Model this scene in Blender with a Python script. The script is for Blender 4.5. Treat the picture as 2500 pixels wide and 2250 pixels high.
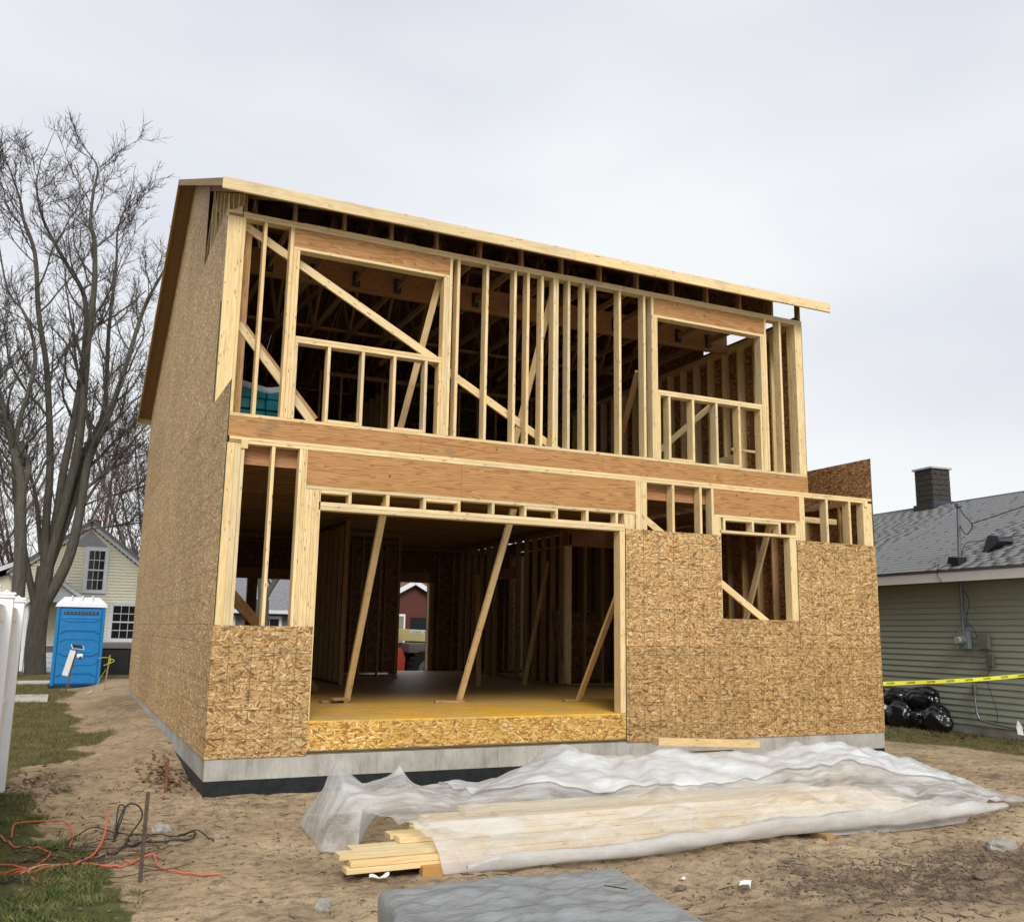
import bpy, bmesh, math, random
import numpy as np
from mathutils import Vector, Matrix, noise
random.seed(11); rng = np.random.default_rng(5)
for o in list(bpy.data.objects): bpy.data.objects.remove(o)
scene = bpy.context.scene
COL = scene.collection
# ------------------------------------------------------------------ camera
pitch, yaw, roll = .1797, .4390, .0164
CAM = Vector((-1.511, -10.776, 1.778))
cp, sp, cy_, sy_ = math.cos(pitch), math.sin(pitch), math.cos(yaw), math.sin(yaw)
Fw = Vector((sy_*cp, cy_*cp, sp)); R0 = Vector((cy_, -sy_, 0)); U0 = R0.cross(Fw)
Rt = R0*math.cos(roll)+U0*math.sin(roll); Up = U0*math.cos(roll)-R0*math.sin(roll)
cam = bpy.data.cameras.new('camera'); cam.sensor_width = 36; cam.lens = 36*2294.15/2500
cam.clip_end = 800; cam.clip_start = .05
co = bpy.data.objects.new('camera', cam); COL.objects.link(co)
co.matrix_world = Matrix(((Rt.x, Up.x, -Fw.x, CAM.x), (Rt.y, Up.y, -Fw.y, CAM.y), (Rt.z, Up.z, -Fw.z, CAM.z), (0, 0, 0, 1)))
scene.camera = co
# ------------------------------------------------------------------ light
EL, AZ = math.radians(38), math.atan2(-.95, -.24)
world = bpy.data.worlds.new("World"); scene.world = world; world.use_nodes = True
wn = world.node_tree; wn.nodes.clear()
def wnode(t, **k):
    n = wn.nodes.new(t)
    for a, b in k.items(): setattr(n, a, b)
    return n
out = wnode('ShaderNodeOutputWorld'); bg = wnode('ShaderNodeBackground')
sky = wnode('ShaderNodeTexSky', sky_type='NISHITA', sun_disc=False, sun_elevation=EL, sun_rotation=math.pi/2-AZ)
tc = wnode('ShaderNodeTexCoord'); mp = wnode('ShaderNodeMapping'); mp.inputs['Scale'].default_value = (1.2, 1.2, 3.4)
nz = wnode('ShaderNodeTexNoise'); nz.inputs['Scale'].default_value = 1.15; nz.inputs['Detail'].default_value = 3.5; nz.inputs['Roughness'].default_value = .45
cr = wnode('ShaderNodeValToRGB')
cr.color_ramp.elements[0].position = .36; cr.color_ramp.elements[0].color = (7.2, 7.35, 8.1, 1)
cr.color_ramp.elements[1].position = .62; cr.color_ramp.elements[1].color = (9.3, 9.6, 9.75, 1)
sep = wnode('ShaderNodeSeparateXYZ'); hr = wnode('ShaderNodeValToRGB')
hr.color_ramp.elements[0].position = .0; hr.color_ramp.elements[0].color = (1, 1, 1, 1)
hr.color_ramp.elements[1].position = .34; hr.color_ramp.elements[1].color = (0, 0, 0, 1)
m1 = wnode('ShaderNodeMixRGB'); m1.inputs[2].default_value = (9.5, 9.65, 9.6, 1)
m2 = wnode('ShaderNodeMixRGB'); m2.inputs[0].default_value = .07
wl = wn.links.new
wl(tc.outputs['Generated'], mp.inputs[0]); wl(mp.outputs[0], nz.inputs[0]); wl(nz.outputs[0], cr.inputs[0])
wl(tc.outputs['Generated'], sep.inputs[0]); wl(sep.outputs['Z'], hr.inputs[0])
wl(hr.outputs[0], m1.inputs[0]); wl(cr.outputs[0], m1.inputs[1])
wl(m1.outputs[0], m2.inputs[1]); wl(sky.outputs[0], m2.inputs[2]); wl(m2.outputs[0], bg.inputs[0]); wl(bg.outputs[0], out.inputs[0])
bg.inputs[1].default_value = .052
sun = bpy.data.lights.new('sun', 'SUN'); sun.energy = 1.5; sun.angle = math.radians(24); sun.color = (1, .95, .87)
so = bpy.data.objects.new('sun', sun); COL.objects.link(so)
sd = Vector((math.cos(EL)*math.cos(AZ), math.cos(EL)*math.sin(AZ), math.sin(EL)))
so.rotation_euler = sd.to_track_quat('Z', 'Y').to_euler()
scene.view_settings.view_transform = 'Standard'; scene.view_settings.look = 'None'
scene.view_settings.exposure = 1.0; scene.view_settings.gamma = 1; scene.view_settings.use_curve_mapping = False

# ------------------------------------------------------------------ materials
class NT:
    def __init__(s, name):
        s.m = bpy.data.materials.new(name); s.m.use_nodes = True; s.t = s.m.node_tree; s.t.nodes.clear()
        s.o = s.t.nodes.new('ShaderNodeOutputMaterial')
    def n(s, t, ins=None, **k):
        x = s.t.nodes.new(t)
        for a, b in k.items(): setattr(x, a, b)
        for a, b in (ins or {}).items():
            if hasattr(b, 'is_linked') or isinstance(b, bpy.types.NodeSocket): s.t.links.new(b, x.inputs[a])
            else: x.inputs[a].default_value = b
        return x
    def math(s, op, a, b=0., c=0., clamp=False): return s.n('ShaderNodeMath', {0: a, 1: b, 2: c}, operation=op, use_clamp=clamp).outputs[0]
    def vmath(s, op, a, b): return s.n('ShaderNodeVectorMath', {0: a, 1: b}, operation=op).outputs[0]
    def mix(s, f, a, b, bt='MIX'): return s.n('ShaderNodeMixRGB', {0: f, 1: a, 2: b}, blend_type=bt).outputs[0]
    def ramp(s, f, stops):
        r = s.n('ShaderNodeValToRGB', {0: f}); e = r.color_ramp.elements
        while len(e) < len(stops): e.new(.5)
        for i, (p, c) in enumerate(stops):
            e[i].position = p; e[i].color = (c if len(c) == 4 else (*c, 1)) if hasattr(c, '__len__') else (c, c, c, 1)
        return r.outputs[0]
    def noise(s, v, sc, det=2., rough=.5): return s.n('ShaderNodeTexNoise', {'Vector': v, 'Scale': sc, 'Detail': det, 'Roughness': rough})
    def scale(s, v, x): return s.n('ShaderNodeMapping', {0: v, 'Scale': x}).outputs[0]
    def obj(s): return s.n('ShaderNodeTexCoord').outputs['Object']
    def pos(s): return s.n('ShaderNodeNewGeometry').outputs['Position']
    def rnd(s): return s.n('ShaderNodeObjectInfo').outputs['Random']
    def bump(s, h, st=.3, d=.01): return s.n('ShaderNodeBump', {'Strength': st, 'Distance': d, 'Height': h}).outputs[0]
    def pbr(s, col, rough=.6, nrm=None, metal=0., spec=.35, link=True, **k):
        i = {'Base Color': col, 'Roughness': rough, 'Metallic': metal, 'Specular IOR Level': spec}
        if nrm is not None: i['Normal'] = nrm
        i.update(k)
        b = s.n('ShaderNodeBsdfPrincipled', i)
        if link: s.t.links.new(b.outputs[0], s.o.inputs[0])
        return b.outputs[0]
def C3(r, g, b): return (r, g, b, 1)
def simple(name, col, rough=.6, metal=0., spec=.35, vary=.12, sc=6., bump=0.):
    t = NT(name); n = t.noise(t.pos(), sc, 4, .6).outputs[0]
    f = t.ramp(n, [(.3, 0.), (.7, 1.)])
    a = tuple(c*(1-vary) for c in col)+(1,); b = tuple(min(1, c*(1+vary)) for c in col)+(1,)
    t.pbr(t.mix(f, a, b), rough, t.bump(n, bump) if bump else None, metal, spec); return t.m

def lumber_mat(name, tone, dark, knots=1.0):
    t = NT(name); r = t.rnd()
    off = t.n('ShaderNodeCombineXYZ', {0: t.math('MULTIPLY', r, 13.7), 1: t.math('MULTIPLY', r, 7.3), 2: t.math('MULTIPLY', r, 91.)}).outputs[0]
    p = t.vmath('ADD', t.obj(), off)
    g = t.noise(t.scale(p, (70, 70, 2.2)), 1., 3, .6).outputs[0]
    w = t.noise(t.scale(p, (9, 9, .9)), 1., 2, .5).outputs[0]
    ring = t.math('SINE', t.math('MULTIPLY', w, 60.))
    f = t.math('ADD', t.math('MULTIPLY', g, .65), t.math('MULTIPLY', ring, .09))
    base = t.ramp(f, [(.15, dark), (.5, tone), (.8, tuple(min(1, c*1.12) for c in tone))])
    tint = t.math('MULTIPLY', t.math('FRACT', t.math('MULTIPLY', r, 17.3)), 1.)
    base = t.mix(.55, base, t.ramp(tint, [(0, (.62, .66, .74)), (.35, (1, .98, .94)), (.7, (.98, .88, .74)), (1, (.84, .70, .55))]), 'MULTIPLY')
    v = t.n('ShaderNodeTexVoronoi', {'Vector': t.scale(p, (11, 11, 3.4)), 'Scale': 1., 'Randomness': 1.}, feature='F1')
    k = t.ramp(v.outputs['Distance'], [(.0, 1.), (.07, .9), (.15, 0.)])
    k = t.math('MULTIPLY', k, knots*.8)
    base = t.mix(k, base, C3(.16, .08, .03))
    # grey weathering / boot scuffs
    d = t.ramp(t.noise(t.scale(p, (3, 3, 1.)), 2.3, 4, .65).outputs[0], [(.52, 0.), (.75, .35)])
    base = t.mix(d, base, C3(.30, .24, .17))
    nl = t.n('ShaderNodeTexVoronoi', {'Vector': t.scale(p, (24, 24, 5.)), 'Scale': 1.}, feature='F1').outputs['Distance']
    base = t.mix(t.ramp(nl, [(.0, .8), (.10, .8), (.13, 0.)]), base, C3(.09, .06, .04))
    t.pbr(base, .72, t.bump(g, .25, .004), spec=.2); return t.m
PINE = lumber_mat('pine_lumber', (.80, .655, .395), (.66, .50, .25), .8)
PINE_SHADE = lumber_mat('shade_darkened_pine', (.42, .275, .135), (.28, .165, .07))  # browner pine, darkened in its colour to deepen the shade inside the frame
PINK = lumber_mat('treated_sill', (.20, .17, .09), (.11, .09, .05), .4)

def strands(t, u, v):
    """three layers of turned wood flakes -> one random value and an edge value"""
    res = None; edge = None
    for i, (ang, ox) in enumerate(((.1, 0.), (-1.35, 5.3), (.45, 9.1), (1.05, 3.3), (-.55, 7.7), (.08, 2.9))):
        c, s_ = math.cos(ang), math.sin(ang)
        a = t.math('ADD', t.math('MULTIPLY', u, c), t.math('MULTIPLY', v, s_))
        b = t.math('ADD', t.math('MULTIPLY', u, -s_), t.math('MULTIPLY', v, c))
        vec = t.n('ShaderNodeCombineXYZ', {0: t.math('MULTIPLY_ADD', a, 12., ox), 1: t.math('MULTIPLY_ADD', b, 50., ox)}).outputs[0]
        nn = t.noise(vec, .9, 1.5).outputs['Color']
        vec = t.vmath('ADD', vec, t.n('ShaderNodeVectorMath', {0: nn, 'Scale': .9}, operation='SCALE').outputs[0])
        vo = t.n('ShaderNodeTexVoronoi', {'Vector': vec, 'Scale': 1.}, voronoi_dimensions='2D', feature='F1')
        sc = t.n('ShaderNodeSeparateColor', {0: vo.outputs['Color']})
        val, pri = sc.outputs[0], sc.outputs[1]
        if res is None: res, edge = val, vo.outputs['Distance']
        else:
            m = t.math('GREATER_THAN', pri, .66)
            res = t.n('ShaderNodeMix', {0: m, 2: res, 3: val}).outputs[0]
            edge = t.n('ShaderNodeMix', {0: m, 2: edge, 3: vo.outputs['Distance']}).outputs[0]
    return res, edge
def osb_mat(name, axes, tones, lines=True, dirt=.25):
    t = NT(name); s = t.n('ShaderNodeSeparateXYZ', {0: t.pos()})
    u, v = s.outputs['XYZ'.index(axes[0])], s.outputs['XYZ'.index(axes[1])]
    res, edge = strands(t, u, v)
    r_o = t.rnd(); u0, v0 = u, v
    col = t.ramp(res, [(0., tones[0]), (.16, tones[1]), (.45, tones[2]), (.74, tones[2]), (.95, tones[3]), (1., tones[3])])
    col = t.mix(.8, col, t.ramp(r_o, [(0, (.88, .85, .81)), (.5, (1., 1., 1.)), (1, (1.09, 1.07, 1.04))]), 'MULTIPLY')
    sp = t.noise(t.n('ShaderNodeCombineXYZ', {0: t.math('MULTIPLY', u, 22.), 1: t.math('MULTIPLY', v, 60.)}).outputs[0], 1., 3, .7).outputs[0]
    col = t.mix(t.ramp(sp, [(.57, 0.), (.66, .8)]), col, (*[c*.75 for c in tones[0]], 1))
    col = t.mix(t.ramp(edge, [(.42, 0.), (.70, .75)]), col, (*[c*.45 for c in tones[0]], 1))
    fine = t.noise(t.pos(), 140, 2).outputs[0]
    col = t.mix(.35, col, t.ramp(fine, [(.3, .55), (.7, 1.25)]), 'MULTIPLY')
    blot = t.noise(t.pos(), 1.1, 3, .55).outputs[0]
    col = t.mix(dirt, col, t.ramp(blot, [(.3, (.55, .5, .45)), (.7, (1.2, 1.15, 1.05))]), 'MULTIPLY')
    if lines:
        wob = t.math('MULTIPLY', t.noise(t.pos(), 2.).outputs[0], .012)
        def ln(c, per, off, wd):
            f = t.math('FRACT', t.math('DIVIDE', t.math('ADD', t.math('ADD', c, wob), off), per))
            return t.math('LESS_THAN', f, wd/per)
        l = t.math('MAXIMUM', ln(u, .2438, .07, .0065), ln(v, .3048, .018, .0065))
        brk = t.ramp(t.noise(t.pos(), 9., 3).outputs[0], [(.30, 0.), (.45, 1.)])
        col = t.mix(t.math('MULTIPLY', t.math('MULTIPLY', l, brk), .85), col, C3(.07, .075, .03))
    t.pbr(col, .62, t.bump(res, .45, .004), spec=.25); return t.m
OSBT = [(.20, .10, .036), (.44, .265, .105), (.555, .36, .16), (.74, .54, .295)]
OSB_XZ = osb_mat('osb_front', 'XZ', OSBT)
OSB_YZ = osb_mat('osb_side', 'YZ', [(.27, .145, .058), (.46, .28, .12), (.60, .39, .18), (.95, .74, .44)])
OSB_NEW = osb_mat('osb_fresh_rim', 'XZ', [(.32, .15, .03), (.55, .31, .07), (.70, .44, .13), (.85, .62, .28)], False, .1)
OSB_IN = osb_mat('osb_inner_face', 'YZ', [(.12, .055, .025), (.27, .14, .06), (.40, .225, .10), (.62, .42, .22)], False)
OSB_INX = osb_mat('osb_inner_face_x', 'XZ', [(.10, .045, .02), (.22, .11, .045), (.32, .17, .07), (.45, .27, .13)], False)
OSB_EDGE = simple('osb_painted_edge', (.045, .065, .022), .8)
def floor_mat():
    t = NT('subfloor_yellow'); s = t.n('ShaderNodeSeparateXYZ', {0: t.pos()})
    res, edge = strands(t, s.outputs[0], s.outputs[1])
    n = t.noise(t.scale(t.pos(), (.6, 1.8, 1)), 1.5, 4, .6).outputs[0]
    yel = t.mix(t.ramp(n, [(.38, 0.), (.6, 1.)]), C3(.62, .41, .14), C3(.86, .46, .03))
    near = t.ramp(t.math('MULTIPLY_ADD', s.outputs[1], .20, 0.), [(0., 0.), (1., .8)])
    yel = t.mix(near, yel, C3(.42, .28, .12))  # indoor shade put into the colour: subfloor darkens away from the front edge
    col = t.mix(.4, yel, t.ramp(res, [(0, .5), (1, 1.3)]), 'MULTIPLY')
    st = t.noise(t.scale(t.pos(), (2.5, 9., 1)), 1., 3, .6).outputs[0]
    col = t.mix(t.ramp(st, [(.62, 0.), (.72, .5)]), col, C3(.16, .13, .07))
    t.pbr(col, .5, t.bump(res, .15, .003)); return t.m
FLOOR = floor_mat()
def ply_mat(name, axis, light, dark):
    """rotary-cut veneer face, grain along an axis"""
    t = NT(name); p = t.pos()
    sc = {'X': (.55, 3.2, 7.5), 'Y': (3.2, .55, 7.5)}[axis]
    a = t.noise(t.scale(p, sc), 1.2, 2.5, .5).outputs[0]
    rings = t.math('FRACT', t.math('MULTIPLY', a, 11.))
    rings = t.ramp(rings, [(0., 0.), (.6, .35), (.88, 1.), (1., 0.)])
    f = t.noise(t.scale(p, tuple(c*14 for c in sc)), 1., 2).outputs[0]
    col = t.mix(t.math('MULTIPLY', rings, .9), light, dark)
    col = t.mix(.3, col, t.ramp(f, [(.3, .65), (.7, 1.2)]), 'MULTIPLY')
    v = t.n('ShaderNodeTexVoronoi', {'Vector': p, 'Scale': 4.6}, feature='F1').outputs['Distance']
    col = t.mix(t.ramp(v, [(.0, 1.), (.045, .9), (.09, 0.)]), col, C3(.07, .03, .012))
    st = t.noise(p, 3.1, 4, .6).outputs[0]
    col = t.mix(t.ramp(st, [(.6, 0.), (.74, .6)]), col, C3(.17, .13, .09))
    t.pbr(col, .6, t.bump(a, .2), spec=.25); return t.m
PLY = ply_mat('veneer_header', 'X', C3(.46, .25, .098), C3(.26, .11, .035))
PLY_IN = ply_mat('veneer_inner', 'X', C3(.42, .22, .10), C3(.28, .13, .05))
PLY_ROOF = ply_mat('roof_sheathing_underside', 'Y', C3(.30, .185, .09), C3(.21, .12, .055))
def concrete():
    t = NT('poured_concrete'); p = t.pos()
    n = t.noise(p, 2.2, 5, .6).outputs[0]; f = t.noise(t.scale(p, (9, 9, 2.5)), 3., 4, .6).outputs[0]
    col = t.ramp(n, [(.3, (.30, .29, .265)), (.7, (.47, .46, .43))])
    col = t.mix(.5, col, t.ramp(f, [(.3, .7), (.7, 1.15)]), 'MULTIPLY')
    v = t.n('ShaderNodeTexVoronoi', {'Vector': p, 'Scale': 14.}).outputs['Distance']
    col = t.mix(t.ramp(v, [(.05, .5), (.12, 0.)]), col, C3(.14, .13, .11))
    dr = t.noise(t.scale(p, (5, 5, 1.2)), 1.4, 5, .7).outputs[0]
    col = t.mix(t.ramp(dr, [(.52, 0.), (.7, .55)]), col, C3(.19, .175, .14))
    t.pbr(col, .85, t.bump(f, .4, .01), spec=.2); return t.m
CONC = concrete()
TAR = simple('black_dampproofing', (.010, .013, .016), .55, vary=.5, sc=9, bump=.6)
STEEL = simple('galvanised_steel', (.30, .31, .33), .45, .8, vary=.2)
BLACKM = simple('black_paint', (.012, .012, .013), .5)
WHITE = simple('white_vinyl', (.86, .87, .88), .35, vary=.03)
def tmat(name, fn):
    t = NT(name); fn(t); return t.m

# ------------------------------------------------------------------ object helpers
def tag(o, label=None, cat=None, group=None, kind=None):
    if label: o['label'] = label
    if cat: o['category'] = cat
    if group: o['group'] = group
    if kind: o['kind'] = kind
    return o
def empty(name, loc=(0, 0, 0), rz=0., label=None, cat=None, group=None):
    o = bpy.data.objects.new(name, None); COL.objects.link(o); o.location = loc; o.rotation_euler = (0, 0, rz)
    o.empty_display_size = .2
    return tag(o, label, cat, group)
def link(name, me, parent=None, loc=None):
    o = bpy.data.objects.new(name, me); COL.objects.link(o)
    if parent is not None: o.parent = parent
    if loc is not None: o.location = loc
    return o
def mesh(name, verts, faces, mats, smooth=False, mi=None):
    me = bpy.data.meshes.new(name); me.from_pydata([tuple(v) for v in verts], [], faces)
    for m in (mats if isinstance(mats, (list, tuple)) else [mats]): me.materials.append(m)
    if mi is not None: me.polygons.foreach_set('material_index', mi)
    if smooth: me.polygons.foreach_set('use_smooth', [True]*len(me.polygons))
    me.update(); return me
def np_mesh(name, V, Fq, mats, smooth=False):
    V = np.asarray(V, dtype=np.float32); Fq = np.asarray(Fq, dtype=np.int32); k = Fq.shape[1]
    me = bpy.data.meshes.new(name); me.vertices.add(len(V)); me.vertices.foreach_set('co', V.ravel())
    me.loops.add(Fq.size); me.loops.foreach_set('vertex_index', Fq.ravel())
    me.polygons.add(len(Fq)); me.polygons.foreach_set('loop_start', np.arange(0, Fq.size, k, dtype=np.int32))
    me.polygons.foreach_set('loop_total', np.full(len(Fq), k, dtype=np.int32))
    if smooth: me.polygons.foreach_set('use_smooth', [True]*len(Fq))
    for m in (mats if isinstance(mats, (list, tuple)) else [mats]): me.materials.append(m)
    me.update(calc_edges=True); me.validate(); return me
_bc = {}
def box_mesh(w, d, h, mat, bev=.002, center=False):
    """box, base at z=0 (or centred), small chamfer"""
    key = (round(w, 4), round(d, 4), round(h, 4), mat.name, bev, center)
    if key in _bc: return _bc[key]
    bm = bmesh.new(); bmesh.ops.create_cube(bm, size=1)
    for v in bm.verts: v.co = Vector((v.co.x*w, v.co.y*d, v.co.z*h+(0 if center else h/2)))
    if bev and min(w, d, h) > bev*3: bmesh.ops.bevel(bm, geom=bm.edges[:], offset=bev, segments=1, affect='EDGES')
    me = bpy.data.meshes.new('box'); bm.to_mesh(me); bm.free(); me.materials.append(mat); _bc[key] = me
    return me
def lum(name, x0, x1, y0, y1, z0, z1, parent, mat=None, bev=.002):
    """lumber box with its local Z running along the grain (the longest side)"""
    mat = mat or PINE; D = (x1-x0, y1-y0, z1-z0); a = max(range(3), key=lambda i: D[i])
    cx, cy, cz = (x0+x1)/2, (y0+y1)/2, (z0+z1)/2
    if a == 2: me = box_mesh(D[0], D[1], D[2], mat, bev); o = link(name, me, parent, (cx, cy, z0))
    elif a == 0:
        me = box_mesh(D[2], D[1], D[0], mat, bev); o = link(name, me, parent, (x0, cy, cz)); o.rotation_euler = (0, math.pi/2, 0)
    else:
        me = box_mesh(D[0], D[2], D[1], mat, bev); o = link(name, me, parent, (cx, y0, cz)); o.rotation_euler = (-math.pi/2, 0, 0)
    return o
def bar(name, p0, p1, w, d, parent, mat=None, ref=(0, 1, 0), bev=.002):
    """straight stick p0-p1; d is the size along ref, w across"""
    mat = mat or PINE; p0, p1 = Vector(p0), Vector(p1); z = (p1-p0).normalized(); r = Vector(ref)
    y = (r-z*r.dot(z)).normalized(); x = y.cross(z)
    o = link(name, box_mesh(w, d, (p1-p0).length, mat, bev), parent)
    o.matrix_local = Matrix(((x.x, y.x, z.x, p0.x), (x.y, y.y, z.y, p0.y), (x.z, y.z, z.z, p0.z), (0, 0, 0, 1)))
    return o
def plain(name, x0, x1, y0, y1, z0, z1, parent, mat, bev=0.):
    return link(name, box_mesh(x1-x0, y1-y0, z1-z0, mat, bev, True), parent, ((x0+x1)/2, (y0+y1)/2, (z0+z1)/2))
def clip(poly, n, c):
    """keep n.p<=c (2-D convex clip)"""
    outp = []
    for i in range(len(poly)):
        a, b = poly[i], poly[(i+1) % len(poly)]
        da, db = n[0]*a[0]+n[1]*a[1]-c, n[0]*b[0]+n[1]*b[1]-c
        if da <= 0: outp.append(a)
        if (da < 0 < db) or (db < 0 < da):
            s = da/(da-db); outp.append((a[0]+(b[0]-a[0])*s, a[1]+(b[1]-a[1])*s))
    return outp
def prism(name, poly, axis, t0, t1, parent, mats):
    """polygon in the plane across axis, extruded t0..t1; rim faces take the 2nd material"""
    def P(p, t): return {'x': (t, p[0], p[1]), 'y': (p[0], t, p[1]), 'z': (p[0], p[1], t)}[axis]
    n = len(poly); V = [P(p, t0) for p in poly]+[P(p, t1) for p in poly]
    F = [list(range(n))[::-1], list(range(n, 2*n))]+[[i, (i+1) % n, n+(i+1) % n, n+i] for i in range(n)]
    me = mesh(name, V, F, mats, mi=[0, 0]+([1]*n if isinstance(mats, (list, tuple)) and len(mats) > 1 else [0]*n))
    bm = bmesh.new(); bm.from_mesh(me); bmesh.ops.recalc_face_normals(bm, faces=bm.faces); bm.to_mesh(me); bm.free()
    return link(name, me, parent)
def tubes(paths, radii, sides=5):
    """paths: list of (k,3) arrays; returns V,F(quads)"""
    VV, FF, base = [], [], 0; ang = np.linspace(0, 2*np.pi, sides, endpoint=False)
    for P, r in zip(paths, radii):
        P = np.asarray(P, float); k = len(P); r = np.broadcast_to(np.asarray(r, float), (k,))
        T = np.gradient(P, axis=0); T /= np.linalg.norm(T, axis=1, keepdims=True)+1e-9
        ref = np.array([.31, .17, .93]) if abs(T[0, 2]) < .8 else np.array([1., .2, 0])
        A = np.cross(T, ref); A /= np.linalg.norm(A, axis=1, keepdims=True)+1e-9; B = np.cross(T, A)
        ring = P[:, None, :]+r[:, None, None]*(np.cos(ang)[None, :, None]*A[:, None, :]+np.sin(ang)[None, :, None]*B[:, None, :])
        VV.append(ring.reshape(-1, 3))
        i = np.arange(k-1)[:, None]*sides; j = np.arange(sides)[None, :]; j2 = (j+1) % sides
        FF.append((np.stack([i+j, i+j2, i+sides+j2, i+sides+j], -1).reshape(-1, 4))+base); base += k*sides
    return np.concatenate(VV), np.concatenate(FF)
def tube_obj(name, paths, radii, mat, parent=None, sides=6):
    V, Fq = tubes(paths, radii, sides); return link(name, np_mesh(name, V, Fq, mat, True), parent)
def smooth_path(pts, n=8):
    """Catmull-Rom"""
    P = [np.array(p, float) for p in pts]; P = [2*P[0]-P[1]]+P+[2*P[-1]-P[-2]]; outp = []
    for i in range(1, len(P)-2):
        for s in np.linspace(0, 1, n, endpoint=False):
            a, b, c, d = P[i-1:i+3]
            outp.append(.5*((2*b)+(-a+c)*s+(2*a-5*b+4*c-d)*s*s+(-a+3*b-3*c+d)*s**3))
    outp.append(P[-2]); return np.array(outp)

# ------------------------------------------------------------------ ground
def in_poly(x, y, poly):
    c = np.zeros(x.shape, bool); n = len(poly)
    for i in range(n):
        x0, y0 = poly[i]; x1, y1 = poly[(i+1) % n]
        hit = ((y0 > y) != (y1 > y)) & (x < (x1-x0)*(y-y0)/((y1-y0) or 1e-9)+x0); c ^= hit
    return c
def vnoise(x, y, s, seed=0):
    x = x*s+seed*17.3; y = y*s+seed*9.7; xi = np.floor(x).astype(int); yi = np.floor(y).astype(int); fx = x-xi; fy = y-yi
    def h(a, b):
        n = (a*374761393+b*668265263+seed*1442695) & 0x7fffffff; n = ((n ^ (n >> 13))*1274126177) & 0x7fffffff
        return (n & 0xffff)/65535.
    fx = fx*fx*(3-2*fx); fy = fy*fy*(3-2*fy)
    return (h(xi, yi)*(1-fx)+h(xi+1, yi)*fx)*(1-fy)+(h(xi, yi+1)*(1-fx)+h(xi+1, yi+1)*fx)*fy
def fbm(x, y, s, oct=4, seed=0):
    t = 0; a = .5
    for i in range(oct): t = t+a*vnoise(x, y, s*2**i, seed+i); a *= .5
    return t
def ground_z(x, y, fine=True):
    x = np.asarray(x, float); y = np.asarray(y, float)
    z = .012*np.clip(y, 0, 17)+.02
    # trench along the front wall and mound behind it
    d = np.exp(-((y+.12)/.35)**2)*((x > -.1) & (x < 3.6)); z = z-.05*d*np.clip(1-np.abs(x-1.6)/2.2, 0, 1)
    z = z+.10*np.exp(-((x-3.1)**2/.9+(y+1.1)**2/.35))
    z = z+.06*np.exp(-((x-9.9)**2/1.5+(y-.2)**2/2.))
    z = z+.15*np.clip((y-1.2)/2.2, 0, 1)*np.exp(-np.clip(-x-.1, 0, 9)**2/.35)*(x < 1)
    if fine:
        k = np.clip((14-np.hypot(x-2, y+3))/6, 0, 1)
        z = z+.035*np.exp(-(((x-4.5)/1.5)**2+((y+5.5)/.5)**2))*(fbm(x, y*1.5, 6, 4, 31)*2-.9)
        z = z+k*((fbm(x, y, .9, 3, 3)-.44)*.09+(fbm(x, y, 4., 5, 8)-.47)*.075+(np.abs(fbm(x+2, y*1.3, 7, 3, 21)-.45)-.06)*.07)
    return z
GRASS = [(-1.93, 1.2), (-1.62, .62), (-1.45, -.82), (-1.4, -1.7), (-1.16, -2.3), (-.95, -2.75), (-.76, -3.05), (-.83, -3.6), (-.93, -4.19), (-1.0, -5.2), (-1.1, -7), (-9, -9), (-9, 1.2)]
LAWN = [(-4, 40), (-4, 1), (-1.9, 1.1), (-1.6, 2.3), (-1.2, 3.3), (-.85, 5.64), (-1.2, 9.3), (-1.35, 13.8), (-1.0, 16.4), (-.8, 17.), (30, 17), (60, 40)]
LAWNR = [(10.0, 3.3), (11.6, 1.8), (11.9, .4), (12.1, -1.6), (13, -6), (30, -6), (30, 30), (10.0, 30)]
def grass_mask(x, y):
    w = .55; xx = x+(fbm(x, y, 1.7, 3, 40)-.45)*w*2; yy = y+(fbm(x, y, 1.7, 3, 50)-.45)*w*2
    g = in_poly(xx, yy, GRASS)
    l = in_poly(xx, yy, LAWN) | in_poly(xx, yy, LAWNR) | (x < -9) | (y > 24) | (x > 24)
    return g, l
xs = np.unique(np.concatenate([np.linspace(-160, -6, 24), np.linspace(-6, -3.2, 30), np.linspace(-3.2, 9, 420), np.linspace(9, 16, 110), np.linspace(16, 200, 26)]))
ys = np.unique(np.concatenate([np.linspace(-60, -9, 12), np.linspace(-9, -5.6, 60), np.linspace(-5.6, .6, 300), np.linspace(.6, 20, 170), np.linspace(20, 300, 36)]))
X, Y = np.meshgrid(xs, ys); Z = ground_z(X, Y)
V = np.stack([X, Y, Z], -1).reshape(-1, 3); nx = len(xs); ny = len(ys)
i = (np.arange(ny-1)[:, None]*nx+np.arange(nx-1)[None, :]).ravel(); Fq = np.stack([i, i+1, i+nx+1, i+nx], -1)
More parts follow.
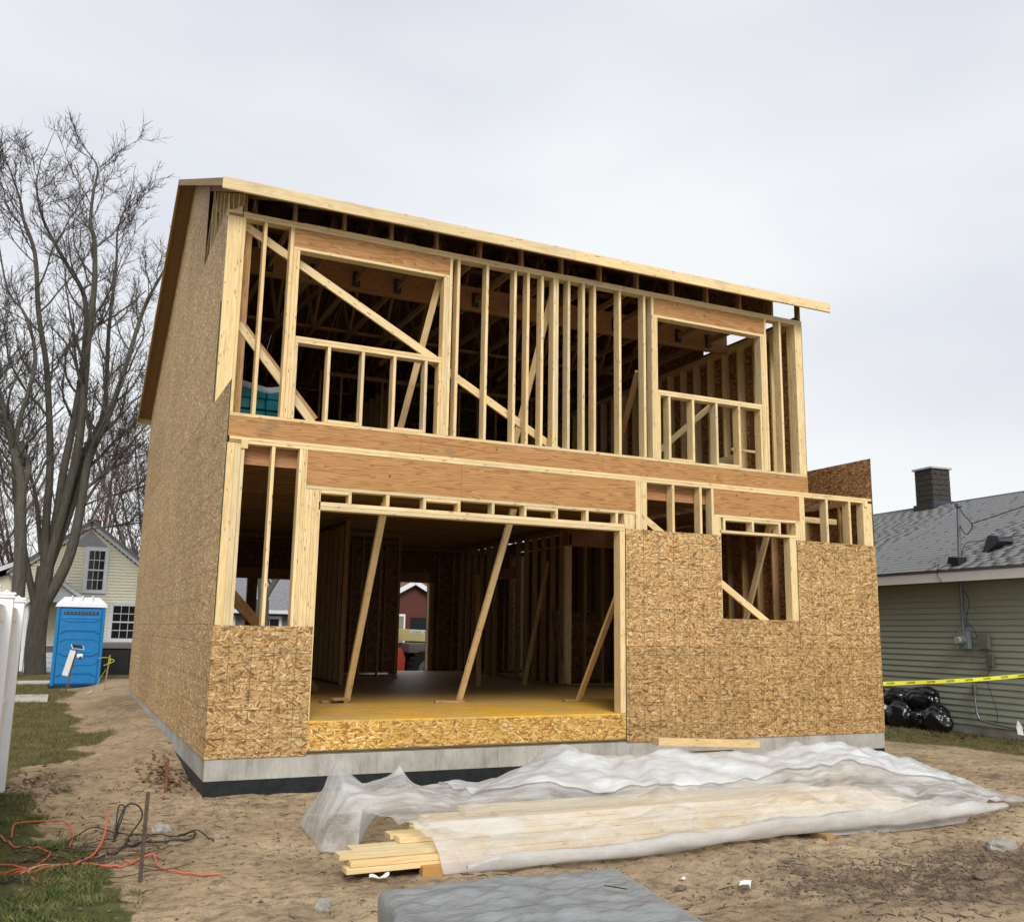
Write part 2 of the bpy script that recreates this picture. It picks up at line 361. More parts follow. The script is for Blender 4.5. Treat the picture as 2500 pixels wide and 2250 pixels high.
def gmat(t):
    p = t.pos(); at = t.n('ShaderNodeAttribute', attribute_name='cover').outputs['Color']
    s = t.n('ShaderNodeSeparateColor', {0: at}); g, l = s.outputs[0], s.outputs[1]
    n1 = t.noise(p, .8, 5, .6).outputs[0]; n2 = t.noise(p, 7., 6, .7).outputs[0]; n3 = t.noise(p, 60., 4, .7).outputs[0]
    sand = t.ramp(n1, [(.3, (.285, .208, .128)), (.5, (.395, .298, .19)), (.7, (.48, .37, .24))])
    str_ = t.noise(t.scale(p, (2.6, 4.2, 2.)), 2.6, 7, .78).outputs[0]
    dark = t.ramp(str_, [(.50, 0.), (.56, .45), (.68, .8)])
    sand = t.mix(dark, sand, C3(.11, .078, .052))
    big = t.ramp(t.noise(p, .55, 3, .6).outputs[0], [(.45, 0.), (.7, 1.)])
    patch = t.math('MULTIPLY', big, t.ramp(t.noise(p, 3.2, 6, .75).outputs[0], [(.46, 0.), (.6, .8)]))
    pa = t.n('ShaderNodeSeparateColor', {0: at}).outputs[2]
    patch = t.math('MAXIMUM', patch, t.math('MULTIPLY', pa, t.ramp(n2, [(.38, .1), (.6, .95)])))
    sand = t.mix(patch, sand, C3(.085, .064, .05))
    sand = t.mix(.5, sand, t.ramp(n3, [(.3, .6), (.7, 1.35)]), 'MULTIPLY')
    gr = t.ramp(n2, [(.35, (.06, .062, .025)), (.6, (.10, .105, .04))])
    la = t.ramp(n2, [(.35, (.10, .085, .035)), (.55, (.13, .115, .05)), (.7, (.19, .155, .08))])
    brk = t.noise(p, 11., 5, .7).outputs[0]
    gs = t.ramp(t.math('MULTIPLY_ADD', g, .62, t.math('MULTIPLY', t.noise(p, 3.4, 6, .75).outputs[0], 1.0)), [(.86, 0.), (1.12, 1.)]); ls = t.ramp(t.math('MULTIPLY_ADD', l, .75, t.math('MULTIPLY', brk, .75)), [(.60, 0.), (.80, 1.)])
    col = t.mix(gs, t.mix(ls, sand, la), gr)
    t.pbr(col, .95, t.bump(t.mix(.5, n2, n3), .9, .03), spec=.1)
GM = tmat('site_ground', gmat)
me = np_mesh('ground', V, Fq, GM, True)
def soft(X, Y):
    G = 0; L = 0
    for q in range(12):
        a = q*2.4; r = .05+.022*q; g_, l_ = grass_mask(X+r*np.cos(a), Y+r*np.sin(a)); G = G+g_/12.; L = L+l_/12.
    return G, L
g, l = soft(X, Y); ga = me.color_attributes.new('cover', 'FLOAT_COLOR', 'POINT')
pd = np.exp(-(((X-4.1)/1.3)**2+((Y+5.45)/.55)**2))+.8*np.exp(-(((X+.9)/.5)**2+((Y+2.2)/.6)**2))+.7*np.exp(-(((X-.2)/.5)**2+((Y-1.2)/1.5)**2))+np.exp(-(((X-6.2)/1.)**2+((Y+5.6)/.5)**2))
pd += .8*np.exp(-(((X+.3)/.6)**2+((Y-9)/3)**2))+1.1*np.exp(-(((X-4.9)/1.1)**2+((Y+5.75)/.4)**2))+.8*np.exp(-(((X-5.4)/.5)**2+((Y+4.9)/.3)**2))+.5*np.exp(-(((X+.1)/.5)**2+((Y+4.5)/.3)**2))
cv = np.stack([g*1., l*1., np.clip(pd, 0, 1), np.ones_like(X)], -1).astype(np.float32)
ga.data.foreach_set('color', cv.ravel())
tag(link('ground', me), 'sandy bare building plot with rough lawn at its edges', kind='structure')

# ================================================================== HOUSE UNDER CONSTRUCTION
H = empty('unfinished_house', label='two-storey timber house frame with OSB sheathing on a concrete foundation', cat='house')
L_, X2, X1 = 12.6, 8.484, 9.777
W = .038; D6 = .14
SLF, SLR, ZF, ZR = .449, .474, 6.950, 6.79
def roof_z(y): return ZF+SLF*y if y < 6.3 else ZR+SLR*(12.6-y)
# foundation
FO = lambda *a: plain('foundation_wall', *a, H, CONC)
FO(.0, 3.42, .0, .2, .165, .398); FO(3.424, 9.778, .0, .2, .165, .398); FO(.0, .2, .2, 12.6, .165, .398); FO(9.578, 9.778, .2, 12.6, .165, .398); FO(.2, 9.578, 12.4, 12.6, .165, .398)
for a in ((.003, 9.775, .003, .2, -.6, .165), (.003, .2, .2, 12.597, -.6, .165), (9.578, 9.775, .2, 12.597, -.6, .165), (.2, 9.578, 12.4, 12.597, -.6, .165)):
    plain('damp_proofing', *a, H, TAR)
lum('sill_plate', .004, 9.77, .012, .15, .400, .438, H, PINK)
# subfloor: boards of 4x8 ft, edge strip
k = 0
for r in range(11):
    y0 = .0+r*1.2192; y1 = min(y0+1.217, 12.58); x = -2.44*(.5 if r % 2 else 0)
    while x < 9.77:
        xa, xb = max(x, .012), min(x+2.436, 9.765)
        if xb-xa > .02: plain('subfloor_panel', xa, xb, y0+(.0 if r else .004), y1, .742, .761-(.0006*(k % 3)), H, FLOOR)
        x += 2.44; k += 1
for xa, xb in ((1.084, 1.94), (1.943, 4.072), (4.075, 5.25)):
    plain('rim_board', xa, xb, .002, .025, .441, .741, H, OSB_NEW)
lum('rim_strip', 1.084, 5.25, -.003, .001, .424, .441, H, PINK, 0)
# --- front sheathing
def sheet_xz(x0, x1, z0, z1, y0=-.0115, y1=-.0003, m=None, nm='sheathing_panel'):
    return prism(nm, [(x0, z0), (x1, z0), (x1, z1), (x0, z1)], 'y', y0, y1, H, [m or OSB_XZ, OSB_EDGE])
sheet_xz(-.0115, 1.081, .392, 1.80)
sheet_xz(5.254, 7.690, .392, 1.620); sheet_xz(7.694, 9.789, .392, 1.620)
sheet_xz(5.254, 6.830, 1.624, 3.172); sheet_xz(6.834, 8.218, 1.624, 2.008); sheet_xz(8.222, 9.789, 1.624, 3.178)
# --- side sheathing (left gable wall), courses clipped by the rakes
def side_panel(y0, y1, z0, z1, x0, x1, m=OSB_YZ, roof=True):
    p = [(y0, z0), (y1, z0), (y1, z1), (y0, z1)]
    if roof:
        p = clip(p, (-SLF, 1), ZF-.01); p = clip(p, (SLR, 1), ZR+SLR*12.6-.01)
    if len(p) > 2: prism('sheathing_panel', p, 'x', x0, x1, H, [m, OSB_EDGE])
rows = [(.392, 1.606), (1.61, 2.824), (2.828, 4.55), (4.554, 5.766), (5.77, 7.25), (7.254, 8.47), (8.474, 9.70)]
for r, (a, b) in enumerate(rows):
    off = [0, -1.22, 0, -1.22, 0, -1.22, 0][r]; y = off-.0
    while y < 12.6:
        ya, yb = max(y, 0. if r else 0.), min(y+2.436, 12.6)
        if r >= 5 and y < 3.7: ya = max(ya, 3.72)
        if r == 4:
            if y < .1: ya = 1.2
            bb = b
        if yb > ya: side_panel(ya, yb, a, b, -.0115, -.0003)
        y += 2.44
# torn upper front strip: the sheet behind the corner board stands proud
prism('sheathing_panel', [(0.0, 5.77), (1.197, 5.77), (1.197, 7.1), (.0, 6.68)], 'x', -.0115, -.0003, H, [OSB_YZ, OSB_EDGE])
plain('sheathing_edge', -.187, -.173, -.001, .012, 4.27, 5.47, H, OSB_EDGE)
# right side: one-storey wing wall and its parapet, upper storey wall
for y0 in (0., 2.44, 4.88, 7.32, 9.76):
    for z0, z1 in ((.392, 1.6085), (1.609, 2.8265), (2.827, 4.554)):
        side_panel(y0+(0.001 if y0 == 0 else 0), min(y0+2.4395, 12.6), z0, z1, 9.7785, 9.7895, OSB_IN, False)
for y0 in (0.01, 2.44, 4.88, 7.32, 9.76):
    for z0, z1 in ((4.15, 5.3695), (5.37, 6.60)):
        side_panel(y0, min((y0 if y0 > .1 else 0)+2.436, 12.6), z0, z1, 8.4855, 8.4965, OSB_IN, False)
# rear wall sheathing with openings
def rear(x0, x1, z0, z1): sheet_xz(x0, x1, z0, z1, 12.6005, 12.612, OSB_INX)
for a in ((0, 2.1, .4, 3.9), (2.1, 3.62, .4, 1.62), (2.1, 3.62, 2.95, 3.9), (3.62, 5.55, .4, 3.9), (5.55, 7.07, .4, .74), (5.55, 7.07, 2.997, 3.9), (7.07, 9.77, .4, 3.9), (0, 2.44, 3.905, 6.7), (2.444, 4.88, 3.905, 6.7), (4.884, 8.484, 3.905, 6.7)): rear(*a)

# --- first storey front framing (measured off the front plane)
def stud(x0, x1, z0, z1, y0=0., y1=D6, nm='stud', m=None): return lum(nm, x0, x1, y0, y1, z0, z1, H, m)
def plate(x0, x1, z0, z1, y0=0., y1=D6, nm='plate', m=None): return lum(nm, x0, x1, y0, y1, z0, z1, H, m)
B1 = .801
plate(.004, 1.08, .762, .8, 0.001); plate(5.26, 9.77, .762, .8, 0.001)
plate(.02, 4.4, 3.872, 3.909); plate(4.402, 9.765, 3.872, 3.909)
plate(.18, 2.9, 3.833, 3.870); plate(2.902, 7.1, 3.833, 3.870); plate(7.102, 9.69, 3.833, 3.870)
plate(.02, .16, 3.835, 3.868, .004, D6, 'plate', PINE_SHADE)
plain('scab_block', .150, .226, -.020, -.001, 3.775, 3.871, H, PINE)
stud(.002, .086, B1, 3.832); stud(.0875, .155, B1, 3.832, .003); stud(.157, .196, B1, 3.774)
stud(.502, .540, B1, 3.832)
stud(.822, .8595, B1, 3.832, nm='king_stud'); stud(.861, .8985, B1, 3.832, .002, nm='king_stud'); stud(.900, .9165, B1, 3.832, nm='king_stud')
for i_, x in enumerate((.918, .958, .998, 1.038)): stud(x, x+.0385, B1 if i_ < 3 else B1, 3.372, .001*(i_ % 2), nm='jack_stud')
lum('jamb_stud', 1.078, 1.096, .0, D6, .763, 3.136, H)
plain('header', .918, 2.855, .004, .12, 3.414, 3.832, H, PLY); plain('header', 2.858, 5.423, .004, .12, 3.414, 3.832, H, PLY)
plate(.919, 5.422, 3.375, 3.412, nm='header_plate')
for x0, x1 in ((1.08, 1.094), (1.427, 1.463), (1.888, 1.93), (2.362, 2.398), (2.814, 2.852), (3.280, 3.317), (3.731, 3.769), (4.187, 4.225), (4.647, 4.685), (5.105, 5.143), (5.238, 5.252)):
    stud(x0, x1, 3.233, 3.374, .001, nm='cripple_stud')
for a, b in ((1.464, 1.887), (2.399, 2.813), (3.77, 4.186), (4.687, 5.104), (1.095, 1.426)):
    if a in (1.464, 2.399, 3.77, 4.687, 1.095): plate(a+.001, b-.001, 3.336, 3.373, .002, nm='head_block') if a in (1.095, 1.464+1, 2.399, 3.77) else None
plate(1.0975, 5.250, 3.186, 3.231, nm='head_plate'); plate(1.0975, 5.250, 3.137, 3.184, .001, nm='head_plate')
for i_, x in enumerate((5.253, 5.2915, 5.330, 5.3685)): stud(x, x+.0375, 3.1, 3.372, .001*(i_ % 2), nm='jack_stud')
lum('jamb_stud', 5.170, 5.250, .001, D6+.02, .763, 3.135, H)
for i_, x in enumerate((5.424, 5.4625, 5.5015, 5.5405, 5.5795)): stud(x, x+.0375 if i_ < 4 else 5.605, B1, 3.832, .001*(i_ % 2), nm='king_stud')
stud(6.022, 6.061, B1, 3.832); stud(6.489, 6.528, B1, 3.832); stud(6.693, 6.733, B1, 3.832, nm='king_stud')
plain('header', 6.735, 7.836, .003, .12, 3.470, 3.832, H, PLY); plain('header', 7.839, 8.304, .003, .12, 3.470, 3.832, H, PLY)
plate(6.735, 8.303, 3.432, 3.468, nm='header_plate')
for x in (6.735, 6.774, 6.812): stud(x, x+.037, B1, 3.431, nm='jack_stud')
for x in (6.893, 7.405, 7.90): stud(x, x+.038, 3.252, 3.431, .001, nm='cripple_stud')
plate(6.932, 7.404, 3.394, 3.430, .002, nm='head_block'); plate(7.444, 7.899, 3.394, 3.430, .002, nm='head_block')
plate(6.826, 8.224, 3.212, 3.250, nm='head_plate')
lum('jamb_stud', 8.10, 8.219, 0.001, D6, B1, 3.210, H)
for x in (8.222, 8.262): stud(x, x+.039, B1, 3.431, nm='jack_stud')
for x in (8.3055, 8.3545): stud(x, x+.047, B1, 3.832, nm='king_stud')
stud(8.826, 8.866, B1, 3.832); stud(9.284, 9.325, B1, 3.832)
stud(9.577, 9.640, B1, 3.832); stud(9.642, 9.765, B1, 3.832, .003); plain('scab_block', 9.600, 9.66, -.018, -.001, 3.772, 3.86, H, PINE)
plate(6.85, 8.1, 1.97, 2.006, .002, D6, 'window_sill_plate')
# inner band under the floor deck, seen through the gaps
for xa, xb in ((.16, 2.6), (2.603, 5.05), (5.053, 8.46)): plain('inner_band', xa, xb, .150, .178, 3.62, 3.905, H, PLY_IN)
# rim of the upper floor
for xa, xb in ((.002, 2.30), (2.303, 4.9), (4.903, 7.30), (7.303, 8.492)): plain('rim_board', xa, xb, .001, .03, 3.9105, 4.140, H, PLY)
# deck joists (parallel to the front) and deck panels
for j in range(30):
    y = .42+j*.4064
    lum('joist', .03, 8.46, y, y+W, 3.912, 4.118, H, PINE_SHADE)
for j in range(10):
    y0 = .035+j*1.258; plain('deck_panel', .03, 4.2, y0, min(y0+1.255, 12.58), 4.120, 4.139, H, PLY_ROOF); plain('deck_panel', 4.203, 8.47, y0, min(y0+1.255, 12.58), 4.120, 4.139, H, PLY_ROOF)
# --- second storey front wall
B2 = 4.181; T2 = 6.527
plate(.002, 3.6, 4.143, 4.180, -.001); plate(3.602, 8.482, 4.143, 4.180, -.001)
plate(-.165, 4.9, 6.567, 6.604, 0); plate(4.902, 8.49, 6.567, 6.604, 0)
plate(.0, 3.6, 6.528, 6.565, .001); plate(3.602, 8.487, 6.528, 6.565, .001)
lum('plate', -.165, -.002, .006, D6, 6.530, 6.565, H, PINE_SHADE)
plate(.72, 2.15, 6.6055, 6.624, .03, .10, 'lath'); 
plate(4.35, 5.25, 6.6055, 6.622, .03, .10, 'lath')
prism('corner_board', [(-.168, 4.27), (-.0005, 4.57), (-.0005, 6.528), (-.168, 6.528)], 'y', -.004, .034, H, PINE)
stud(.0015, .036, B2, T2); 
stud(.250, .288, B2, T2)
for i_, x in enumerate((.566, .605)): stud(x, x+.038 if i_ == 0 else .6115, B2, T2, nm='king_stud')
for i_, x in enumerate((.613, .6515)): stud(x, x+.0375, B2, 6.252 if i_ else 6.252, .001*i_, nm='jack_stud')
stud(.6905, .728, B2, 5.103, .002, nm='jack_stud')
plain('header', .6125, 1.88, .003, .12, 6.2925, 6.527, H, PLY); plain('header', 1.883, 2.621, .003, .12, 6.2925, 6.527, H, PLY)
plate(.6125, 2.621, 6.254, 6.291, nm='header_plate')
plate(.691, 2.545, 5.146, 5.183, nm='window_sill_plate'); plate(.691, 2.545, 5.106, 5.144, .001, nm='window_sill_plate')
for x in (1.088, 1.509, 1.911, 2.321): stud(x, x+.037, B2, 5.104, .001, nm='cripple_stud')
for a, b in ((1.127, 1.507), (1.95, 2.319)): plate(a, b, 4.1815, 4.216, .002, nm='base_block')
stud(2.507, 2.545, B2, 5.104, .001, nm='jack_stud'); stud(2.547, 2.584, B2, 6.252, nm='jack_stud'); stud(2.5855, 2.621, B2, 6.252, .001, nm='jack_stud')
stud(2.623, 2.660, B2, T2, nm='king_stud')
for i_ in range(8):
    x = 2.766+.4064*i_; stud(x-W, x, B2, T2)
for x in (3.772, 4.172, 4.2125, 4.622): stud(x-W, x, B2, T2, .001)
# right-hand window of the upper storey
stud(5.712, 5.750, B2, T2, nm='king_stud')
for i_, x in enumerate((5.7515, 5.790)): stud(x, x+.037 if i_ == 0 else 5.811, B2, 6.236, .001*i_, nm='jack_stud')
stud(5.8125, 5.850, B2, 5.096, .002, nm='jack_stud')
plain('header', 5.752, 7.744, .003, .12, 6.2755, 6.527, H, PLY)
plate(5.752, 7.744, 6.2365, 6.274, nm='header_plate')
plate(5.812, 7.663, 5.136, 5.173, nm='window_sill_plate'); plate(5.812, 7.663, 5.098, 5.134, .001, nm='window_sill_plate')
for x in (5.983, 6.390, 6.804, 7.213, 7.622): stud(x, x+.038, B2, 5.096, .001, nm='cripple_stud')
for a, b in ((6.023, 6.388), (6.844, 7.211)): plate(a, b, 4.1815, 4.216, .002, nm='base_block')
stud(7.665, 7.703, B2, 6.235, nm='jack_stud'); stud(7.7045, 7.7435, B2, 6.235, .001, nm='jack_stud')
stud(7.746, 7.783, B2, T2, nm='king_stud')
stud(8.033, 8.071, B2, T2); stud(8.345, 8.383, B2, T2); stud(8.3845, 8.482, B2, T2, .002)
# --- side, rear and inner walls
def wall_y(x0, z0, z1, ya, yb, m=PINE_SHADE, d=D6, skip=()):
    """stud wall running along y"""
    lum('plate', x0, x0+d, ya, yb, z0, z0+W, H, m); lum('plate', x0, x0+d, ya, yb, z1-W, z1, H, m); lum('plate', x0, x0+d, ya, yb, z1-2*W-.001, z1-W-.001, H, m)
    y = ya+.002
    while y < yb-.05:
        if not any(a < y < b for a, b in skip): lum('stud', x0+.001, x0+d-.001, y, y+W, z0+W, z1-2*W-.002, H, m)
        y += .4064
def wall_x(y0, z0, z1, xa, xb, m=PINE_SHADE, d=.09, skip=()):
    lum('plate', xa, xb, y0, y0+d, z0, z0+W, H, m) if not skip else None
    lum('plate', xa, xb, y0, y0+d, z1-W, z1, H, m); lum('plate', xa, xb, y0, y0+d, z1-2*W-.001, z1-W-.001, H, m)
    x = xa+.002
    while x < xb-.03:
        if not any(a < x < b for a, b in skip): lum('stud', x, x+W, y0+.001, y0+d-.001, z0+W, z1-2*W-.002, H, m)
        x += .4064
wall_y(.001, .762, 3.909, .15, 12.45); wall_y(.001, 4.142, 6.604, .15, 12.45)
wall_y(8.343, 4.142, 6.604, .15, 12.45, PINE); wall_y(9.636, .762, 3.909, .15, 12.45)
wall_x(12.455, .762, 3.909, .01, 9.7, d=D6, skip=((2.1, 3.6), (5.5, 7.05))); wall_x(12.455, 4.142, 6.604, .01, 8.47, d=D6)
for a in ((2.45, 2.68), (2.08, 2.12), (3.62, 3.66)): lum('mullion_stud', a[0], a[1], 12.456, 12.59, .8, 3.0, H, PINE_SHADE)
plain('header', 2.08, 3.66, 12.46, 12.58, 2.955, 3.2, H, PLY_IN); plain('header', 5.5, 7.1, 12.46, 12.58, 3.0, 3.25, H, PLY_IN)
lum('window_sill_plate', 2.12, 3.62, 12.456, 12.59, 1.585, 1.62, H, PINE_SHADE)
lum('jamb_stud', 7.075, 7.115, 12.44, 12.59, .762, 2.998, H, PINE); lum('jamb_stud', 7.118, 7.2, 12.44, 12.59, .762, 2.998, H, PINE_SHADE)
# partitions
wall_x(5.86, .762, 3.84, 7.56, 9.62)
plain('header', 7.66, 9.6, 5.845, 5.858, 3.50, 3.84, H, PLY_IN)
for x in (7.50, 7.540, 7.580, 7.62): lum('king_stud', x, x+W, 5.845, 5.955, .80, 3.50, H, PINE)
wall_y(7.47, .762, 3.84, 6.0, 11.6, d=.115, skip=((8.1, 8.9),))
plain('header', 7.47, 7.58, 8.1, 9.0, 2.95, 3.2, H, PLY_IN)
wall_x(11.5, .762, 3.84, 8.0, 9.6)
wall_x(10.6, .762, 3.84, .4, 5.6, skip=((1.9, 3.75),)); wall_x(8.9, .762, 3.84, 3.4, 5.1)
for x in (5.60, 5.64, 5.68, 5.72, 5.76): lum('king_stud', x, x+W, 11.0, 11.12, .762, 3.84, H, PINE_SHADE)
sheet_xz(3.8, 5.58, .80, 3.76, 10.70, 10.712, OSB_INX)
wall_y(3.25, .762, 3.84, 6.8, 10.5, d=.09)
# upper storey rooms, knee wall in the wing
wall_x(6.4, 4.142, 6.604, 2.5, 7.2, skip=((4.1, 5.0),)); wall_y(3.9, 4.142, 6.604, 6.6, 11.)
lum('rail', 8.5, 9.62, .6, .64, 3.55, 3.64, H, PINE); lum('rail', 8.5, 8.54, .16, 1.8, 3.83, 3.905, H, PINE)
lum('block_rail', 7.72, 8.34, .8, .84, 4.62, 4.66, H, PINE); lum('block_rail', 7.9, 7.94, .84, 1.4, 4.2, 4.6, H, PINE)
# --- diagonal braces
def brace(p0, p1, w=.089, d=.038, ref=(0, 1, 0), m=None, nm='brace'): return bar(nm, p0, p1, d if False else w, d, H, m or PINE, ref)
brace((-.0+.04, .162, 6.50), (2.56, .162, 5.16), .10); brace((2.30, .202, 5.28), (4.36, .202, 4.16), .10)
brace((.045, .163, 5.28), (.98, .163, 4.19), .09); brace((.06, .203, 5.33), (1.02, .203, 4.24), .085, m=PINE_SHADE)
for t, p in (((2.55, .16, 6.30), (2.37, 1., 4.48)), ((4.23, .16, 6.50), (4.08, 1., 4.51)), ((5.58, .16, 5.45), (5.82, 1., 4.71))):
    t, p = Vector(t), Vector(p); e = t+(p-t)*((4.16-t.z)/(p.z-t.z)); brace(t, e, .085, .038, (.3, 1, 0), m=PINE if t.x < 5 else PINE_SHADE)
brace((6.93, .17, 5.16), (6.25, 1.5, 4.16), .085, .038, (.3, 1, 0))
brace((5.66, .163, 3.35), (7.80, .163, 1.95), .095); brace((7.87, .165, 3.40), (8.22, 1.75, .78), .09, .04, (.9, .2, 0))
brace((.17, .22, 2.16), (2.28, 4.56, .80), .13, m=PINE_SHADE)
for t, b in (((1.925, .16, 3.30), (2.212, 2.503, .775)), ((3.66, .16, 3.345), (3.774, 2.151, .775)), ((5.30, .17, 2.45), (5.648, 1.977, .775))):
    bar('brace', t, b, .040, .089, H, PINE, (.9, .05, .2))
for x, y, a in ((2.05, 2.55, .3), (3.62, 2.12, -.12), (5.62, 2.0, .05)):
    o = lum('floor_cleat', -.22, .22, -.045, .045, 0, .038, H, PINE_SHADE); o.location = (x-.22*math.cos(a), y-.22*math.sin(a), .782); o.rotation_euler = (0, math.pi/2, a)
o = lum('floor_cleat', -.14, .14, -.045, .045, 0, .038, H, PINE_SHADE); o.location = (1.98, 2.40, .821); o.rotation_euler = (0, math.pi/2, .3)
brace((6.1, 7.0, 2.9), (5.4, 5.2, .78), .09, .038, (.3, 1, 0), m=PINE_SHADE)
brace((7.35, 6.3, 3.2), (6.6, 5.8, .78), .09, .038, (.3, 1, 0), m=PINE_SHADE)
# --- girder with truss hangers
for xa, xb in ((.15, 3.4), (3.402, 6.3), (6.302, 8.34)):
    plain('girder', xa, xb, 1.64, 1.72, 6.535, 6.86, H, PINE_SHADE if False else PLY_IN)
    lum('girder_ledger', xa, xb, 1.635, 1.72, 6.496, 6.533, H, PINE_SHADE)
HANG = simple('dull_hanger_steel', (.06, .06, .062), .5, .6)
for j in range(13):
    x = .61*(j+1)-.02
    if x < 8.3: plain('truss_hanger', x-.03, x+.07, 1.60, 1.639, 6.545, 6.76, H, HANG)
# --- trusses 24 in apart
def truss(x, m):
    t = link('roof_truss', box_mesh(.089, W, 12.4, m), H); t.location = (x, .1, 6.6505); t.rotation_euler = (-math.pi/2, 0, 0)
    t.rotation_euler = (-math.pi/2, 0, 0)
    me = box_mesh(W, .089, 12.4, m); t.data = me
    inv = t.matrix_basis.inverted()
    def piece(nm, p0, p1, w=.089):
        o = bar(nm, p0, p1, W, w, None, m, (0, 0, 1) if abs(p1[2]-p0[2]) < abs(p1[1]-p0[1])*1.5 else (0, 1, 0)); o.parent = t; o.matrix_basis = inv@o.matrix_basis
    zt = lambda y: roof_z(y)-.055
    piece('top_chord', (x, -.28, zt(-.28)), (x, 6.3, zt(6.3)-.02)); piece('top_chord', (x, 12.88, zt(12.88)), (x, 6.3, zt(6.3)-.02))
    for a, b in ((3.15, 2.1), (3.15, 4.2), (6.3, 4.2), (6.3, 8.4), (9.45, 8.4), (9.45, 10.5)):
        piece('web', (x+.002, b, 6.695), (x+.002, a, zt(a)-.05))
    piece('web', (x+.003, .06, 6.61), (x+.003, .06, zt(.06)-.03))
    return t
for j in range(15):
    truss([.02, .61, 1.22, 1.83, 2.44, 3.05, 3.66, 4.27, 4.88, 5.49, 6.1, 6.71, 7.32, 7.93, 8.46][j], PINE_SHADE)
for y, z in ((2.1, 6.70), (4.2, 6.70), (8.4, 6.70), (10.4, 6.70), (3.4, 7.9), (5.0, 8.6)):
    lum('lateral_brace', .1, 4.4, y, y+.089, z, z+W, H, PINE_SHADE); lum('lateral_brace', 4.2, 8.4, y+.09, y+.179, z, z+W, H, PINE_SHADE)
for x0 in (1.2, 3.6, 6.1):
    bar('lateral_brace', (x0, 6.2, 6.8), (x0+2.2, 6.3, 9.3), .089, W, H, PINE_SHADE); bar('lateral_brace', (x0, 2.9, 6.8), (x0+1.4, 3.1, 7.9), .089, W, H, PINE_SHADE)
# gable studs in the open corner of the left rake
for i_, y in enumerate((.45, .95, 1.40, 1.46, 1.9, 2.3, 2.75, 3.2)):
    lum('gable_stud', -.001, .088-.001, y, y+W, 6.69, roof_z(y)-.12, H, PINE)
lum('plate', .0005, .0885, .05, 12.5, 6.606, 6.642, H, PINE_SHADE)
# roof sheathing 4x8, both slopes; eave fascia, rake boards
for side in (0, 1):
    sl = SLF if side == 0 else SLR; na = math.atan(sl); LS = 6.6/math.cos(na); z0 = (ZF if side == 0 else ZR)-.3*sl
    for r in range(6):
        s0 = r*1.219; s1 = min(s0+1.216, LS); x = -.3-(1.22 if r % 2 else 0)
        while x < 8.774:
            xa, xb = max(x, -.3), min(x+2.436, 8.774)
            if xb > xa:
                o = plain('roof_panel', xa, xb, 0, s1-s0, -.006, .006, H, PLY_ROOF)
                sm = (s0+s1)/2; yy = -.3+sm*math.cos(na); zz = z0+sm*math.sin(na)+.008
                o.location = ((xa+xb)/2, yy if side == 0 else 12.6-yy, zz); o.rotation_euler = (na if side == 0 else -na, 0, 0)
            x += 2.44
for xa, xb in ((-.30, 4.27), (4.273, 8.774)):
    lum('fascia_board', xa, xb, -.338, -.300, 6.693, 6.832, H); lum('fascia_board', xa, xb, 12.9, 12.938, 6.52, 6.66, H)
for x in (-.30, 8.736):
    for ya, za, yb, zb in ((-.298, 6.80, 6.3, roof_z(6.29)-.045), (12.898, 6.61, 6.3, roof_z(6.31)-.045)):
        bar('rake_board', (x+.019, ya, za-.02), (x+.019, yb, zb), W, .085, H, PINE_SHADE, (0, 0, 1))
# right gable above the plate, open at the front corner
for z0, z1 in ((6.70, 7.916), (7.92, 9.136), (9.14, 9.8)):
    for y0 in (2.5, 4.88, 7.32, 9.76): side_panel(y0, min(y0+2.436, 12.6) if y0 > 3 else 4.876, z0, z1, 8.4855, 8.4965, OSB_IN)
side_panel(.68, 2.498, 6.92, 8.4, 8.4855, 8.4965, OSB_IN)
for y0 in (1.6, 4.0, 6.4, 8.8, 11.2): plain('deck_panel', 8.50, 9.63, y0, min(y0+2.395, 12.58), 3.915, 3.933, H, PLY_ROOF)
# ================================================================== GREEN NEIGHBOUR HOUSE (right)
TH = .089
SIDE_G = tmat('green_vinyl', lambda t: t.pbr(t.mix(t.noise(t.scale(t.pos(), (.5, .5, 3)), 1.5, 4, .6).outputs[0], C3(.32, .35, .28), C3(.37, .40, .33)), .5, t.bump(t.noise(t.scale(t.pos(), (2, 2, 40)), 2).outputs[0], .08), spec=.3))
GH = empty('green_house', (14.1, 2.6, .1), -TH, 'low green vinyl-sided house with grey shingle roof right of the timber frame', 'house')
plain('foundation_wall', .02, 7.6, -7., 14, -.6, .12, GH, CONC)
prism('wall', [(.03, .12), (7.6, .12), (7.6, 2.72), (3.95, 4.70), (.03, 2.74)], 'y', -7., 14, GH, SIDE_G)
for k in range(23):   # clapboard courses
    z = .115+k*.1145
    prism('siding_board', [(.028, z+.118), (.004, z-.004), (.028, z)], 'y', -7.02, 14.02, GH, SIDE_G)
plain('soffit', -.40, .03, -7.3, 14.3, 2.752, 2.765, GH, simple('brown_soffit', (.16, .13, .10)))
FASC = simple('pale_fascia', (.70, .68, .66), .5, vary=.04)
for a_, b_ in ((-7.3, -2.0), (-1.997, 3.4), (3.403, 14.3)): plain('fascia', -.425, -.40, a_, b_, 2.745, 2.965, GH, FASC)
SH = tmat('asphalt_shingle', lambda t: t.pbr(t.mix(t.math('MULTIPLY', t.noise(t.pos(), 5.5, 1).outputs[0], .3), t.ramp(t.noise(t.pos(), 45., 3, .7).outputs[0], [(.3, (.15, .152, .158)), (.7, (.225, .228, .235))]), t.ramp(t.noise(t.pos(), 45., 3, .7).outputs[0], [(.3, (.14, .145, .155)), (.7, (.25, .255, .265))])), .9, t.bump(t.noise(t.pos(), 60., 3).outputs[0], .5), spec=.15))
rs = math.atan2(2.05, 4.42); RL = math.hypot(4.42, 2.05)
